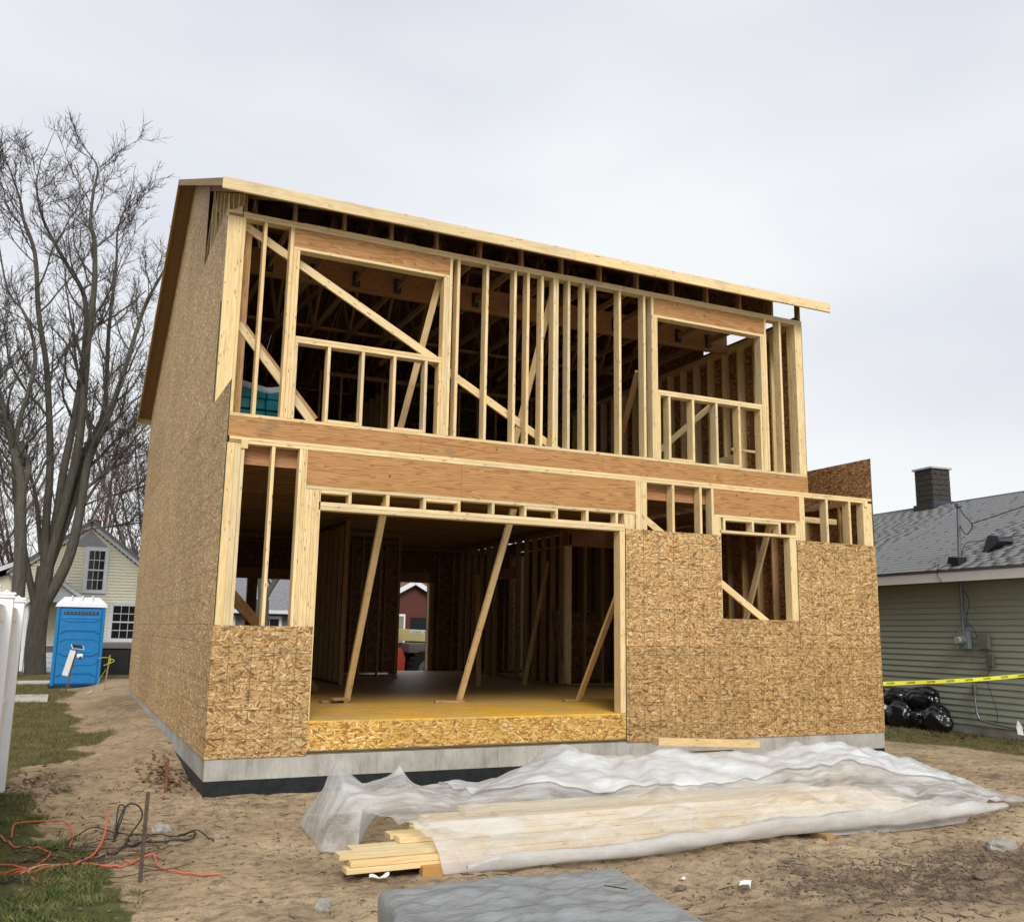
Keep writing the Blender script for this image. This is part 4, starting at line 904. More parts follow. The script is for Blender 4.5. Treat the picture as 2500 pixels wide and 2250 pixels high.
# telehandler
TL = empty('telehandler', (9.2, 19.3, .25), 0, 'telehandler with sand-coloured boom and red body parked behind the frame', 'telehandler')
SANDC = simple('sand_paint', (.52, .46, .20), .45, vary=.06); ORR = simple('orange_red_paint', (.70, .085, .045), .4, vary=.06); RUB = simple('tyre_rubber', (.022, .021, .019), .85, vary=.3, sc=20, bump=.4)
bar('boom', (-4.2, 0, 1.48), (2.6, 0, 1.28), .38, .42, TL, SANDC, (0, 1, 0), .01)
bar('boom_decal', (-.28, -.213, 1.50), (.9, -.213, 1.465), .10, .004, TL, simple('decal_white', (.7, .7, .68), .5), (0, 1, 0), 0)
for k in range(13):
    if k in (5, 8): continue
    plain('decal_dash', -.24+k*.07, -.19+k*.07, -.218, -.2155, 1.475-.0026*k, 1.50-.0026*k, TL, DK)
plain('chassis', -3.2, 2.2, -.55, .9, .55, .80, TL, DK, .02); prism('fender', [(-1.9, .0), (-1.0, .0), (-.72, .25), (-.70, .62), (-.82, .95), (-1.1, 1.05), (-1.9, 1.0)], 'y', -1.0, -.6, TL, ORR)
prism('cab', [(-2.9, .8), (-1.2, .8), (-1.3, 2.0), (-1.5, 2.3), (-2.7, 2.3)], 'y', -.9, .0, TL, ORR); plain('engine_cover', -.55, 1.9, -.95, .5, .80, 1.12, TL, simple('grey_cover', (.16, .155, .14), .7), .03)
for x in (.0, -2.9):
    for y in (-.95, .75):
        w = disc('wheel', .56, .38, RUB, TL, (x, y, .30), (math.pi/2, 0, 0), 32)
        disc('rim', .30, .06, simple('rim_grey', (.19, .21, .23), .5, .3), w, (0, 0, .185), (0, 0, 0), 24); disc('hub', .14, .06, DK, w, (0, 0, .225), (0, 0, 0), 9)
        for q in range(20):
            a = q*math.pi/10; o = plain('tread_lug', -.035, .035, -.05, .05, -.18, .18, w, RUB, .006); o.location = (.555*math.cos(a), .555*math.sin(a), 0); o.rotation_euler = (0, 0, a+.3)
# grey house behind the rear window
GY = empty('grey_house', (6.2, 36, .3), 0, 'grey house with low roof seen through the rear window opening', 'house')
plain('wall', -5, 3.2, .02, 6, -.2, 2.3, GY, siding_mat('grey_siding', (.13, .13, .135), (.18, .18, .185))); prism('roof', [(-.5, 2.2), (3., 3.9), (6.5, 2.2), (6.5, 2.3), (3., 4.0), (-.5, 2.3)], 'x', -5.3, 3.5, GY, RFG)
plain('eave_board', -5.3, 3.5, -.55, -.51, 2.15, 2.32, GY, YW)
for x in (-3.3, -.8, 1.4): window(GY, x, 0, .9, 1.9, .9, 2, 2)
# second white fence piece in the back yard, seen low through the left opening
BF = empty('yard_fence', (3.2, 21, .25), 0, 'low white picket fence seen through the left bay of the frame', 'fence')
for k in range(16): plain('picket', -1.6+k*.2, -1.5+k*.2, -.012, .012, 0, 1.1, BF, WHITE)
for z in (.2, .85): plain('rail', -1.65, 1.65, .013, .05, z, z+.08, BF, WHITE)

# ================================================================== INSIDE THE FRAME
TEAL = simple('teal_wrap', (.0, .135, .165), .4, vary=.25, sc=8, bump=.3)
def package(x, y, z, w, d, h, lab):
    o = plain('package', x, x+w, y, y+d, z, z+h, None, TEAL, .012); tag(o, lab, 'package', 'teal wrapped packages upstairs'); return o
n_ = 0
colz = ['left', 'middle', 'right']; rowz = ['bottom', 'second', 'third', 'top']
for r in range(4):
    for c in range(3):
        package(.16+c*.185+(.01 if r % 2 else 0), .75+.02*(r % 2), 4.142+r*.138, .18, .55, .132, f'teal wrapped package, {colz[c]} column, {rowz[r]} layer of the upstairs stack')
def sheetm(alpha, tint=(.80, .82, .84), rough=.2, name='poly_film'):
    def f(t):
        d = t.n('ShaderNodeBsdfPrincipled', {'Base Color': (*tint, 1), 'Roughness': rough, 'Specular IOR Level': .5})
        tr = t.n('ShaderNodeBsdfTranslucent', {'Color': (*tint, 1)}); tp = t.n('ShaderNodeBsdfTransparent', {'Color': (.93, .93, .93, 1)})
        n = t.noise(t.scale(t.pos(), (1.0, 4., 3.)), 1.3, 4, .6).outputs[0]
        cr1 = t.n('ShaderNodeTexVoronoi', {'Vector': t.scale(t.pos(), (.8, 2.2, 1.5)), 'Scale': 3.2, 'Randomness': 1.}, feature='DISTANCE_TO_EDGE').outputs['Distance']
        cr2 = t.n('ShaderNodeTexVoronoi', {'Vector': t.scale(t.pos(), (1.4, 2.6, 2.)), 'Scale': 7.5}, feature='DISTANCE_TO_EDGE').outputs['Distance']
        crs = t.math('ADD', t.ramp(cr1, [(0., 1.), (.035, 0.)]), t.math('MULTIPLY', t.ramp(cr2, [(0., .6), (.05, 0.)]), .7), clamp=True)
        nb = t.bump(t.math('ADD', cr1, t.math('MULTIPLY', cr2, .5)), .22, .03)
        t.t.links.new(nb, d.inputs['Normal'])
        a = t.n('ShaderNodeMixShader', {0: .35}); t.t.links.new(d.outputs[0], a.inputs[1]); t.t.links.new(tr.outputs[0], a.inputs[2])
        lw = t.n('ShaderNodeLayerWeight', {'Blend': .35}).outputs['Facing']
        k = t.math('SUBTRACT', t.ramp(t.math('ADD', n, t.math('MULTIPLY', lw, -.12)), [(.32, max(0, alpha-.22)), (.60, min(1, alpha+.2))]), t.math('MULTIPLY', crs, .07), clamp=True)
        b = t.n('ShaderNodeMixShader', {0: k}); t.t.links.new(a.outputs[0], b.inputs[1]); t.t.links.new(tp.outputs[0], b.inputs[2])
        t.t.links.new(b.outputs[0], t.o.inputs[0])
    return tmat(name, f)
FILM = sheetm(.54, (.84, .86, .88)); FILM2 = sheetm(.28, (.84, .86, .88), name='poly_film_dense'); FILM3 = sheetm(.30, (.72, .71, .69), name='poly_film_rolled')
# film over the packages
gx, gy = np.meshgrid(np.linspace(.10, .80, 24), np.linspace(.66, 1.4, 20))
gz = 4.71+.05*fbm(gx, gy, 6, 3, 4)-np.clip(gx-.70, 0, 1)*2.5-np.clip(.74-gy, 0, 1)*1.2+.03*np.sin(gx*9)
i = (np.arange(19)[:, None]*24+np.arange(23)[None, :]).ravel()
tag(link('film_cover', np_mesh('film_cover', np.stack([gx, gy, gz], -1).reshape(-1, 3), np.stack([i, i+1, i+25, i+24], -1), FILM, True)), 'clear film draped over the teal packages upstairs', 'plastic sheet')
for (x, y, w, rz, lab) in ((7.30, 5.55, 1.22, 1.35, 'OSB sheet leaning behind the three-ply post on the ground floor'), (8.35, 6.25, 1.0, .1, 'OSB sheet leaning against studs right of the three-ply post')):
    o = plain('leaning_sheet', -w/2, w/2, -.006, .006, 0, 1.45, None, OSB_INX if rz < 1 else OSB_IN); o.location = (x+.3, y+.9, .79+.71); o.rotation_euler = (-.10, 0, rz); tag(o, lab, 'sheet', 'OSB sheets leaning inside')

# ================================================================== LUMBER PILE UNDER PLASTIC
stack = []
def board(x0, x1, y0, w, z, h, lab, rz=0.):
    o = lum('board', x0, x1, y0, y0+w, z, z+h, None, PINE); tag(o, lab, 'board', 'boards piled under the plastic sheet'); o.rotation_euler = (0, math.pi/2, rz); return o
rown = ['front', 'second', 'third', 'fourth', 'rear']; layn = ['bottom', 'second', 'third', 'fourth', 'fifth', 'top']
x_off = {0: (.43, .5, .9, 1.0, 1.2), 1: (.50, .62, 1.0, 1.1, 1.2), 2: (.44, .60, 1.1, 1.0, 1.3), 3: (1.6, .97, .9, 1.2, 1.2), 4: (1.9, 1.28, 1.25, 1.3, 1.35), 5: (2.2, 2.0, 1.9, 1.6, 1.7)}
gz0 = float(ground_z(2., -3.5, False))
for l_ in range(6):
    for r in range(5):
        if l_ >= 3 and r == 0: continue
        x0 = x_off[l_][r]+random.uniform(-.04, .04); x1 = 6.15+random.uniform(-.3, .25)-(.5 if l_ > 3 else 0)
        board(x0, x1, -3.93+r*.158+random.uniform(-.008, .008)+.035*l_-(.02 if l_ == 1 else 0), .140, gz0+.055+l_*.0405, .038, f'pine board, {layn[l_]} layer, {rown[r]} row of the pile under plastic')
for k, x in enumerate((1.35, 3.3, 4.72)):
    tag(lum('support_block', x, x+.09, -4.0-(.12 if k == 2 else 0), -3.05, gz0-.03, gz0+.052, None, PINE_SHADE), ('timber support under the left end of the board pile', 'timber support under the middle of the board pile', 'timber support poking out under the right part of the board pile')[k], 'support block')
tag(lum('wood_offcut', 1.02, 1.40, -3.98, -3.90, gz0-.01, gz0+.075, None, simple('orange_offcut', (.42, .23, .07), .7)), 'orange-brown wood offcut below the plastic by the board ends', 'offcut')
# back heap: a few boards under the raised rear of the sheet
for k in range(5):
    o = lum('board', 3.2, 6.6-.2*k, -2.75+k*.16, -2.75+k*.16+.14, gz0+.28+.02*(k % 2), gz0+.32+.02*(k % 2), None, PINE); tag(o, f'pine board, {rown[k]} row of the raised rear heap under plastic', 'board', 'boards piled under the plastic sheet')
for k, x in enumerate((3.5, 4.8, 6.0)): tag(lum('support_block', x, x+.14, -2.85, -1.95, gz0-.02, gz0+.278, None, PINE_SHADE), ('left', 'middle', 'right')[k]+' bearer under the raised rear heap', 'support block')
o = bar('board', (5.12, -.88, .505), (6.55, -1.00, .44), .14, .085, None, PINE, (0, 0, 1)); tag(o, 'loose short thick board lying on top behind the plastic against the sheathing', 'board')
tag(lum('support_block', 5.3, 6.3, -1.25, -.8, .0, .36, None, PINE_SHADE), 'timber bearer carrying the loose short board behind the plastic', 'support block')
RX = [.1, .6, .71, .96, 1.32, 1.69, 2.18, 2.69, 3.23, 3.75, 4.6, 5.41, 6.04, 6.64, 6.94, 7.3, 7.7, 8.2, 8.6]
RZ = [.20, .37, .41, .47, .47, .37, .36, .46, .57, .57, .51, .50, .60, .60, .57, .48, .33, .14, .03]
def facets(x, y, s, seed, ang=0., st=1.):
    """crumple: linear interpolation of random heights over a triangle lattice"""
    c, q = math.cos(ang), math.sin(ang); a = (x*c+y*q)*s/st; b = (-x*q+y*c)*s; F = (a+b)*.366; i0 = np.floor(a+F).astype(int); j0 = np.floor(b+F).astype(int)
    def h(i, j):
        n = (i*374761393+j*668265263+seed*144269) & 0x7fffffff; n = ((n ^ (n >> 13))*1274126177) & 0x7fffffff; return (n & 0xffff)/65535.
    t_ = (i0+j0)*.2113; dx, dy = a-i0+t_, b-j0+t_; up_ = dx > dy; i1 = np.where(up_, 1, 0); j1 = 1-i1
    u, v = a+F-i0, b+F-j0; mx, mn = np.maximum(u, v), np.minimum(u, v)
    return h(i0, j0)*(1-mx)+h(i0+i1, j0+j1)*(mx-mn)+h(i0+1, j0+1)*mn
def film_h(x, y):
    ridge = np.interp(x, RX, RZ)
    t_in = np.clip((x-.9)/.5, 0, 1); rt = np.clip((8.5-x)/1.9, 0, 1)**.8
    lump = .31*rt
    ky = [-4.02, -3.97, -3.9, -3.2, -3.0, -2.4, -2.0, -1.6, -1.45]
    f0 = np.interp(y, ky, [0, .45, .75, 1.05, 1., 0, 0, 0, 0])   # board height part
    f1 = np.interp(y, ky, [0, 0., .0, .02, .2, 1., .8, .15, 0])
    h = f0*lump+f1*ridge
    wx, wy = x+.12*vnoise(x, y, 1.3, 61), y+.12*vnoise(x, y, 1.1, 62)
    folds = (facets(wx, wy, 1.6, 5, .35, 1.8)-.5)*.15+(facets(wx, wy, 3.3, 9, -.5, 2.2)-.5)*.075+(facets(wx, wy, 7., 12, .9, 2.4)-.5)*.048+(facets(wx, wy, 14., 19, .1, 3.)-.5)*.022; diag = 0
    amp = np.clip(h*5, 0.15, 1)
    bound = np.interp(y, [-3.99, -3.93, -3.76, -3.70, -3.04, -2.97], [0, .205, .22, .325, .325, 0])*np.interp(x, [.7, 1.0, 6.2, 6.6], [0, 1, 1, 0])
    bound = np.maximum(bound, np.interp(y, [-2.82, -2.76, -1.98, -1.92], [0, .375, .375, 0])*np.interp(x, [3.1, 3.3, 6.5, 6.8], [0, 1, 1, 0]))
    z = np.maximum(ground_z(x, y, False)+.02, ground_z(x, y, False)*.6+h+folds*amp)
    return np.where(z < bound+.012, bound+.012+.25*np.clip(folds, 0, 1), z)
nu, nv = 520, 180
U = np.linspace(0, 1, nu); S = np.linspace(0, 1, nv); UU, SS = np.meshgrid(U, S)
def xl(y): return np.interp(y, [-4.05, -3.9, -3.55, -3.2, -3.0, -1.9, -1.4], [1.18, 1.12, .97, .78, .52, .60, .8])
YY = -4.03+SS*2.6; XX = xl(YY)+(8.45-xl(YY))*UU
YY = YY+(.06*np.sin(XX*1.9)+.10*(fbm(XX, YY*0, .8, 2, 33)-.4))*(1-SS)*np.clip(XX-2, 0, 1)-.45*np.clip((XX-5.2)/3, 0, 1)**1.5*(SS-.25)+.16*np.clip((XX-6.4)/2, 0, 1)*(1-SS)
ZZ = film_h(XX, YY)
fl = np.exp(-np.abs(XX-.74)/.10-((YY+2.45)/.30)**2)*.20+np.exp(-np.abs(XX-1.32)/.09-np.abs(YY+2.5)/.22)*.16-np.exp(-((XX-1.0)/.13)**2-((YY+2.5)/.4)**2)*.08
ZZ = ZZ+fl
edge = np.clip(UU*14, 0, 1); ZZ = np.where((YY > -3.2), ground_z(XX, YY, False)+.02+(ZZ-ground_z(XX, YY, False)-.02)*np.clip(UU*40, 0, 1)**.6, ZZ)
i = (np.arange(nv-1)[:, None]*nu+np.arange(nu-1)[None, :]).ravel()
me = np_mesh('plastic_sheet', np.stack([XX, YY, ZZ], -1).reshape(-1, 3), np.stack([i, i+1, i+nu+1, i+nu], -1), FILM, True)
PS = tag(link('plastic_sheet', me), 'large crumpled translucent plastic sheet draped over the lumber pile', 'plastic sheet')
# doubled film on the back slope and rolled hem in front (parts of the sheet)
sl_ = SS > .0
U2, S2 = np.meshgrid(np.linspace(0, 1, 220), np.linspace(0, 1, 46)); X2_ = 1.9+U2*6.0; Y2_ = -3.02+S2*1.35-.3*np.clip((X2_-5.2)/3, 0, 1)+.12*np.sin(X2_*1.3)*(1-S2)
Z2_ = film_h(X2_, Y2_)+.014+.02*facets(X2_, Y2_, 4., 44, .5, 2.)
i = (np.arange(45)[:, None]*220+np.arange(219)[None, :]).ravel()
link('film_overlap', np_mesh('film_overlap', np.stack([X2_, Y2_, Z2_], -1).reshape(-1, 3), np.stack([i, i+1, i+221, i+220], -1), FILM2, True), PS)
xr = np.linspace(1.35, 7.3, 420); yr = -4.06+.05*np.sin(xr*1.7)+.07*(fbm(xr, xr*0, .8, 2, 33)-.4)+.22*np.clip((xr-5.6)/2, 0, 1)**1.3; rr = (.040+.03*facets(xr, xr*0, 2.1, 4))*np.interp(xr, [1.35, 1.6, 6.8, 7.3], [.5, 1, 1, .5])*np.interp(xr, [1.3, 3, 5, 7.3], [.9, 1.1, 1.35, 1.])
zr = ground_z(xr, yr, False)+rr+.02+.05*np.interp(xr, [1.3, 2.5, 5., 7.3], [0, .3, 1., 1.2])
V, Fq = tubes([np.stack([xr, yr, zr], -1)], [rr], 14)
ph = np.arctan2(V[:, 2]-np.repeat(zr, 14), V[:, 1]-np.repeat(yr, 14)); cr_ = .72+.34*facets(V[:, 0]*1.4, ph*1.2, 1.6, 12)+.22*facets(V[:, 0]*3, ph*2, 2.2, 3, .4)+.10*np.sin(ph*3+V[:, 0]*1.5)
cen = np.stack([np.repeat(xr, 14), np.repeat(yr, 14), np.repeat(zr, 14)], -1); V = cen+(V-cen)*cr_[:, None]
link('rolled_hem', np_mesh('rolled_hem', V, Fq, FILM3, True), PS)
# loose bulge of film behind, lifted by the wind
for nm, cx, cyy, sx, sy, hh in (('film_bulge', 3.55, -1.35, .42, .3, .50), ('film_bulge', 6.75, -1.3, .45, .3, .42)):
    gx, gy = np.meshgrid(np.linspace(cx-1.2*sx*1.2, cx+1.2*sx*1.2, 50), np.linspace(cyy-sy*1.4, cyy+sy*1.4, 30))
    g_ = np.exp(-((gx-cx)/sx)**4-((gy-cyy)/sy)**2)*hh; g_ *= .75+.5*facets(gx, gy, 4, 3, .4); i = (np.arange(29)[:, None]*50+np.arange(49)[None, :]).ravel()
    link(nm, np_mesh(nm, np.stack([gx, gy, .03+g_], -1).reshape(-1, 3), np.stack([i, i+1, i+51, i+50], -1), FILM, True), PS)

# ================================================================== GREY TARP STACK (foreground)
def tarpm(t):
    n = t.noise(t.scale(t.pos(), (3, 11, 6)), 1.2, 6, .65).outputs[0]; w = t.noise(t.pos(), 3., 4, .6).outputs[0]
    t.pbr(t.mix(w, C3(.165, .18, .185), C3(.27, .285, .29)), .27, t.bump(n, .8, .03), spec=.6)
TARP = tmat('grey_tarp', tarpm)
ca, sa = math.cos(.175), math.sin(.175)
def tarp_pt(a, b): return (.07+a*ca*1.0+b*sa*-1., -5.94-0*a-b*1.0)
Wd, Ln, Ht = 1.35, 2.1, .5
bm = bmesh.new(); nA, nB, nZ = 90, 130, 14
def tp(a, b, z):
    """a across 0..Wd, b towards the camera 0..Ln, z height; wrinkled"""
    x = .07+a-.135*b; y = -5.94-.035*a-b; A_ = lambda q: np.array(q)
    fz = float(facets(A_(x), A_(y), 7., 51, .1, 3.)+.6*facets(A_(x+z), A_(y), 15., 52, -.3, 2.5)+.35*facets(A_(x+z), A_(y), 31., 53, .4, 2.5)-.95)*.035
    w_ = (float(fbm(np.array(x*1.0+z), np.array(y*2.6+z*1.5), 3.2, 4, 90))-.46)*.07+max(0, .5-abs(float(vnoise(np.array(x*.8+y), np.array(y*2.2), 2.0, 93))-.5)*4)*.02+fz*1.2
    return Vector((x, y, z)), w_
grid = {}
for ia in range(nA+1):
    for ib in range(nB+1):
        a, b = Wd*ia/nA, Ln*ib/nB; p, w_ = tp(a, b, Ht)
        ed = min(a, Wd-a, b, Ln-b); grid[ia, ib] = bm.verts.new((p.x, p.y, p.z+w_*min(1, ed*9)*.8-.02*max(0, 1-ed/.04)))
for ia in range(nA):
    for ib in range(nB): bm.faces.new((grid[ia, ib], grid[ia, ib+1], grid[ia+1, ib+1], grid[ia+1, ib]))
loop = [(0, j) for j in range(nB+1)]+[(j, nB) for j in range(1, nA+1)]+[(nA, j) for j in range(nB-1, -1, -1)]+[(j, 0) for j in range(nA-1, 0, -1)]
prev = [grid[q] for q in loop]
cxm, cym = .07+Wd/2-.135*Ln/2, -5.94-Ln/2
for k in range(1, nZ+1):
    z = Ht-.02-(Ht)*k/nZ; row = []
    for q in loop:
        v0 = grid[q].co; dx, dy = v0.x-cxm, v0.y-cym; L2 = math.hypot(dx, dy)
        w_ = (float(fbm(np.array(v0.x*1.5+v0.y*1.5), np.array(z*1.2+v0.x), 3.1, 3, 77))-.45)*.09
        row.append(bm.verts.new((v0.x+dx/L2*(.02+w_+.015*k/nZ), v0.y+dy/L2*(.02+w_+.015*k/nZ), z)))
    n_ = len(loop)
    for q in range(n_): bm.faces.new((prev[q], row[q], row[(q+1) % n_], prev[(q+1) % n_]))
    prev = row
bmesh.ops.recalc_face_normals(bm, faces=bm.faces)
me = bpy.data.meshes.new('tarp'); bm.to_mesh(me); bm.free(); me.materials.append(TARP); me.polygons.foreach_set('use_smooth', [True]*len(me.polygons))
TS = tag(link('tarp_stack', me), 'low square stack wrapped in wrinkled grey tarpaulin in the foreground', 'tarp stack')
tag(bar('metal_strip', (1.10, -6.40, .522), (1.17, -6.50, .522), .010, .003, None, BLACKM, (0, 0, 1), 0), 'thin dark strip lying on the grey tarpaulin', 'strip')

# ================================================================== TRASH BAGS, TAPE
BAG = tmat('black_bag', lambda t: t.pbr(C3(.006, .006, .008), .22, t.bump(t.math('ABSOLUTE', t.math('SUBTRACT', t.noise(t.scale(t.pos(), (3, 3, 7)), 1.6, 3, .5).outputs[0], .5)), .4, .10), spec=.6))
def bag(loc, sx, sy, sz, knot, seed, lab):
    bm = bmesh.new(); bmesh.ops.create_icosphere(bm, subdivisions=5, radius=1)
    kd = Vector(knot).normalized()
    for v in bm.verts:
        p = v.co.copy(); a = p.dot(kd); q = (p-kd*a); ang = math.atan2(q.y+q.z*.6, q.x+.01)
        r = 1+.10*noise.noise(p*2.2+Vector((seed, 0, 0)))+.02*noise.noise(p*5+Vector((seed, 3, 0)))
        r += .03*math.sin(ang*13+3*noise.noise(p*2+Vector((0, seed, 0))))*max(0, a)**1.2
        if a > .86: r += (a-.86)*2.2
        p = p*r; v.co = Vector((p.x*sx, p.y*sy, max(p.z*sz, -sz*.72)))
    me = bpy.data.meshes.new('trash_bag'); bm.to_mesh(me); bm.free(); me.materials.append(BAG); me.polygons.foreach_set('use_smooth', [True]*len(me.polygons))
    o = link('trash_bag', me, None, loc); return tag(o, lab, 'trash bag', 'black trash bags against the green house')
def gh(b, a, z): 
    return (14.1+b*math.cos(TH)+a*math.sin(TH), 2.6-b*math.sin(TH)+a*math.cos(TH), z)
bag(gh(-.40, -.22, .27), .24, .27, .31, (-.1, -.9, -.2), 1.1, 'black trash bag, bottom row, nearest the conduit')
bag(gh(-.52, .58, .27), .26, .29, .31, (.1, -.8, -.3), 2.7, 'black trash bag, bottom row, with pale sheen in the middle')
bag(gh(-.34, .20, .22), .24, .22, .25, (-.5, 0, .2), 3.9, 'dull black trash bag squeezed low between two others')
bag(gh(-.42, 1.22, .28), .28, .32, .31, (0, .3, .9), 4.2, 'black trash bag, bottom row, beside the sheathing corner')
bag(gh(-.28, .26, .62), .26, .38, .22, (-.2, -.6, .7), 5.6, 'large black trash bag with knotted top lying highest on the heap')
bag(gh(-.30, .90, .60), .25, .32, .18, (0, -1, .1), 6.3, 'flat black trash bag, upper row, left of the knotted one')
bag(gh(-.34, 1.60, .62), .26, .32, .24, (0, 1, .2), 7.8, 'black trash bag, upper row, half hidden by the sheathing corner')
bag(gh(-.48, 1.85, .28), .28, .30, .32, (0, 1, .2), 8.8, 'black trash bag, bottom row, hidden furthest behind the sheathing corner')
# caution tape
TP = empty('caution_tape', (9.79, -.02, 1.10), 0, 'yellow caution tape stretched from the sheathing corner across the green wall', 'tape')
a_, b_ = Vector((0, 0, 0)), Vector((3.71+1.9, .41+.2, .20)); n_ = 60; V = []; 
def tape_p(s): 
    p = a_.lerp(b_, s); p.z -= .05*math.sin(math.pi*s)*1.; return p
dirh = Vector((b_.x, b_.y, 0)).normalized(); nn = Vector((dirh.y, -dirh.x, 0))
for q in range(n_+1):
    s = q/n_; p = tape_p(s); tw = .25*math.sin(s*9)
    w_ = Vector((0, 0, 1))*math.cos(tw)+nn*math.sin(tw); V += [p-w_*.030, p+w_*.030]
me = mesh('film', V, [(2*q, 2*q+2, 2*q+3, 2*q+1) for q in range(n_)], simple('tape_yellow', (.74, .74, .06), .35, vary=.04), True); link('film', me, TP)
for k in range(11):
    s = .028+k*.088
    cu = bpy.data.curves.new('lettering', 'FONT'); cu.body = 'CAUTION'; cu.size = .046; cu.align_x = 'CENTER'; cu.align_y = 'CENTER'; cu.extrude = .0003; cu.offset = .0004
    ob = bpy.data.objects.new('tmp', cu); me = bpy.data.meshes.new_from_object(ob); bpy.data.objects.remove(ob); me.materials.clear(); me.materials.append(BLACKM)
    o = link('lettering', me, TP); p = tape_p(s); sl2 = (tape_p(s+.01)-tape_p(s-.01)).normalized(); tw = .25*math.sin(s*9); up_ = (Vector((0, 0, 1))*math.cos(tw)+nn*math.sin(tw)); up_ = (up_-sl2*up_.dot(sl2)).normalized(); zz = sl2.cross(up_)
    if zz.dot(nn) < 0: zz = -zz
    p = p+zz*.003
    o.matrix_local = Matrix(((sl2.x, up_.x, zz.x, p.x), (sl2.y, up_.y, zz.y, p.y), (sl2.z, up_.z, zz.z, p.z), (0, 0, 0, 1)))
o = link('paper_tag', mesh('paper_tag', [(0, 0, 0), (.07, .03, -.11), (.20, .02, -.13), (.21, .05, .02), (.08, .02, .12)], [(0, 1, 2, 3, 4)], [simple('paper', (.72, .72, .70), .6)]), None, (13.15, .35, .33)); o.modifiers.new('s', 'SOLIDIFY').thickness = .003
tag(o, 'white paper sheet hanging low before the green wall', 'paper')

# ================================================================== GROUND CLUTTER
def gp(pts, r=.0): return [(x, y, float(ground_z(x, y))+r+(z if z else 0)) for x, y, z in [(p+(0,))[:3] for p in pts]]
OR = simple('orange_cord', (.62, .125, .06), .45, vary=.1); BKC = simple('black_hose', (.022, .024, .026), .6, vary=.3)
def cord(pts, r, m, nm, lab, cat, grp=None):
    P = smooth_path(gp(pts, r), 10); P[:, 2] = np.maximum(P[:, 2], ground_z(P[:, 0], P[:, 1])+r*.9+.01); return tag(tube_obj(nm, [P], [r], m, None, 6), lab, cat, grp)
g1 = 'orange extension cord runs in the grass'
cord([(-1.9, -1.35), (-1.81, -1.45), (-1.70, -1.9), (-1.43, -2.3), (-1.56, -2.62), (-1.76, -2.47), (-2.0, -2.4)], .0062, OR, 'extension_cord', 'orange cord crossing diagonally at the left edge of the grass', 'cord', g1)
cord([(-1.72, -1.6, .02), (-1.72, -1.23, .05), (-1.66, -1.18, .04), (-1.45, -1.27, .06), (-1.32, -1.51, .09), (-1.26, -1.81, .05), (-1.29, -2.06)], .0062, OR, 'extension_cord', 'orange cord making the rear loop nearest the bare sand', 'cord', g1)
cord([(-.99, -1.54, .12), (-1.04, -2.09, .06), (-1.14, -2.49), (-1.25, -2.74), (-1.49, -2.81)], .008, OR, 'extension_cord', 'orange cord with one end raised beside the black wires', 'cord', g1)
cord([(-1.74, -2.87), (-1.55, -2.94), (-1.36, -2.79), (-1.21, -2.78), (-1.07, -2.9), (-.93, -2.94), (-.82, -2.81, .02), (-.72, -2.78, .03), (-.70, -2.96, .02), (-.66, -3.18), (-.56, -3.29), (-.31, -3.41)], .0068, OR, 'extension_cord', 'long orange cord passing behind the steel rod onto the sand', 'cord', g1)
cord([(-1.74, -2.78), (-1.6, -2.88, .03), (-1.53, -3.12), (-1.55, -3.21)], .0068, OR, 'extension_cord', 'short orange cord hooking forward at the left', 'cord', g1)
g2 = 'black wires tangled by the steel rod'
cord([(-.95, -2.01), (-.92, -1.6, .13), (-.90, -1.5, .17), (-.86, -1.55, .16), (-.94, -1.9, .02)], .006, BKC, 'black_wire', 'narrow upright loop of black wire left of the wide one', 'wire', g2)
cord([(-.95, -1.9), (-.90, -1.75, .15), (-.84, -1.7, .24), (-.76, -1.75, .22), (-.74, -1.85, .14), (-.84, -2.06, .03), (-.9, -2.37)], .0075, BKC, 'black_wire', 'wide upright loop of black wire beside the rod', 'wire', g2)
cord([(-1.72, -3.21), (-1.46, -3.02), (-1.17, -2.73), (-1.01, -2.54), (-.84, -2.34), (-.72, -2.22), (-.49, -2.19), (-.37, -2.24, .03), (-.34, -2.1, .05), (-.45, -2.0)], .0085, BKC, 'black_wire', 'thick black hose lying straight through the tangle', 'wire', g2)
cord([(-1.39, -2.18), (-1.21, -1.8, .04), (-1.09, -1.66, .05), (-.86, -1.78), (-.47, -1.99), (-.3, -1.93, .05), (-.2, -2.27)], .0055, BKC, 'black_wire', 'thin black wire arching away onto the sand at right', 'wire', g2)
cord([(-1.15, -4.6), (-1.0, -4.75), (-.82, -4.72), (-.70, -4.65)], .0075, BKC, 'black_wire', 'black wire end in the lowest grass left of the tarp', 'wire', g2)
cord([(-1.75, -3.95), (-1.6, -3.85), (-1.45, -4.1), (-1.3, -4.5)], .0085, BKC, 'black_wire', 'black hose at the lower left corner of the view', 'wire', g2)
cord([(-1.65, -3.0), (-1.5, -2.88, .03), (-1.4, -2.75, .02), (-1.30, -2.68)], .007, simple('pale_stick', (.42, .33, .2), .8), 'stick', 'pale straw stick across the cords', 'stick')
rgc = np.random.default_rng(31); tang = []
for k in range(16):
    x0_, y0_ = -1.75+rgc.random()*.6, -3.4+rgc.random()*1.3; a_ = rgc.normal(.25, .6); pts_ = [(x0_, y0_)]
    for q in range(6): a_ += rgc.normal(0, .5); pts_.append((pts_[-1][0]+.14*math.cos(a_), pts_[-1][1]+.14*math.sin(a_), .03*rgc.random()))
    P_ = smooth_path(gp(pts_, .004), 8); P_[:, 2] = np.maximum(P_[:, 2], ground_z(P_[:, 0], P_[:, 1])+.012); tang.append(P_)
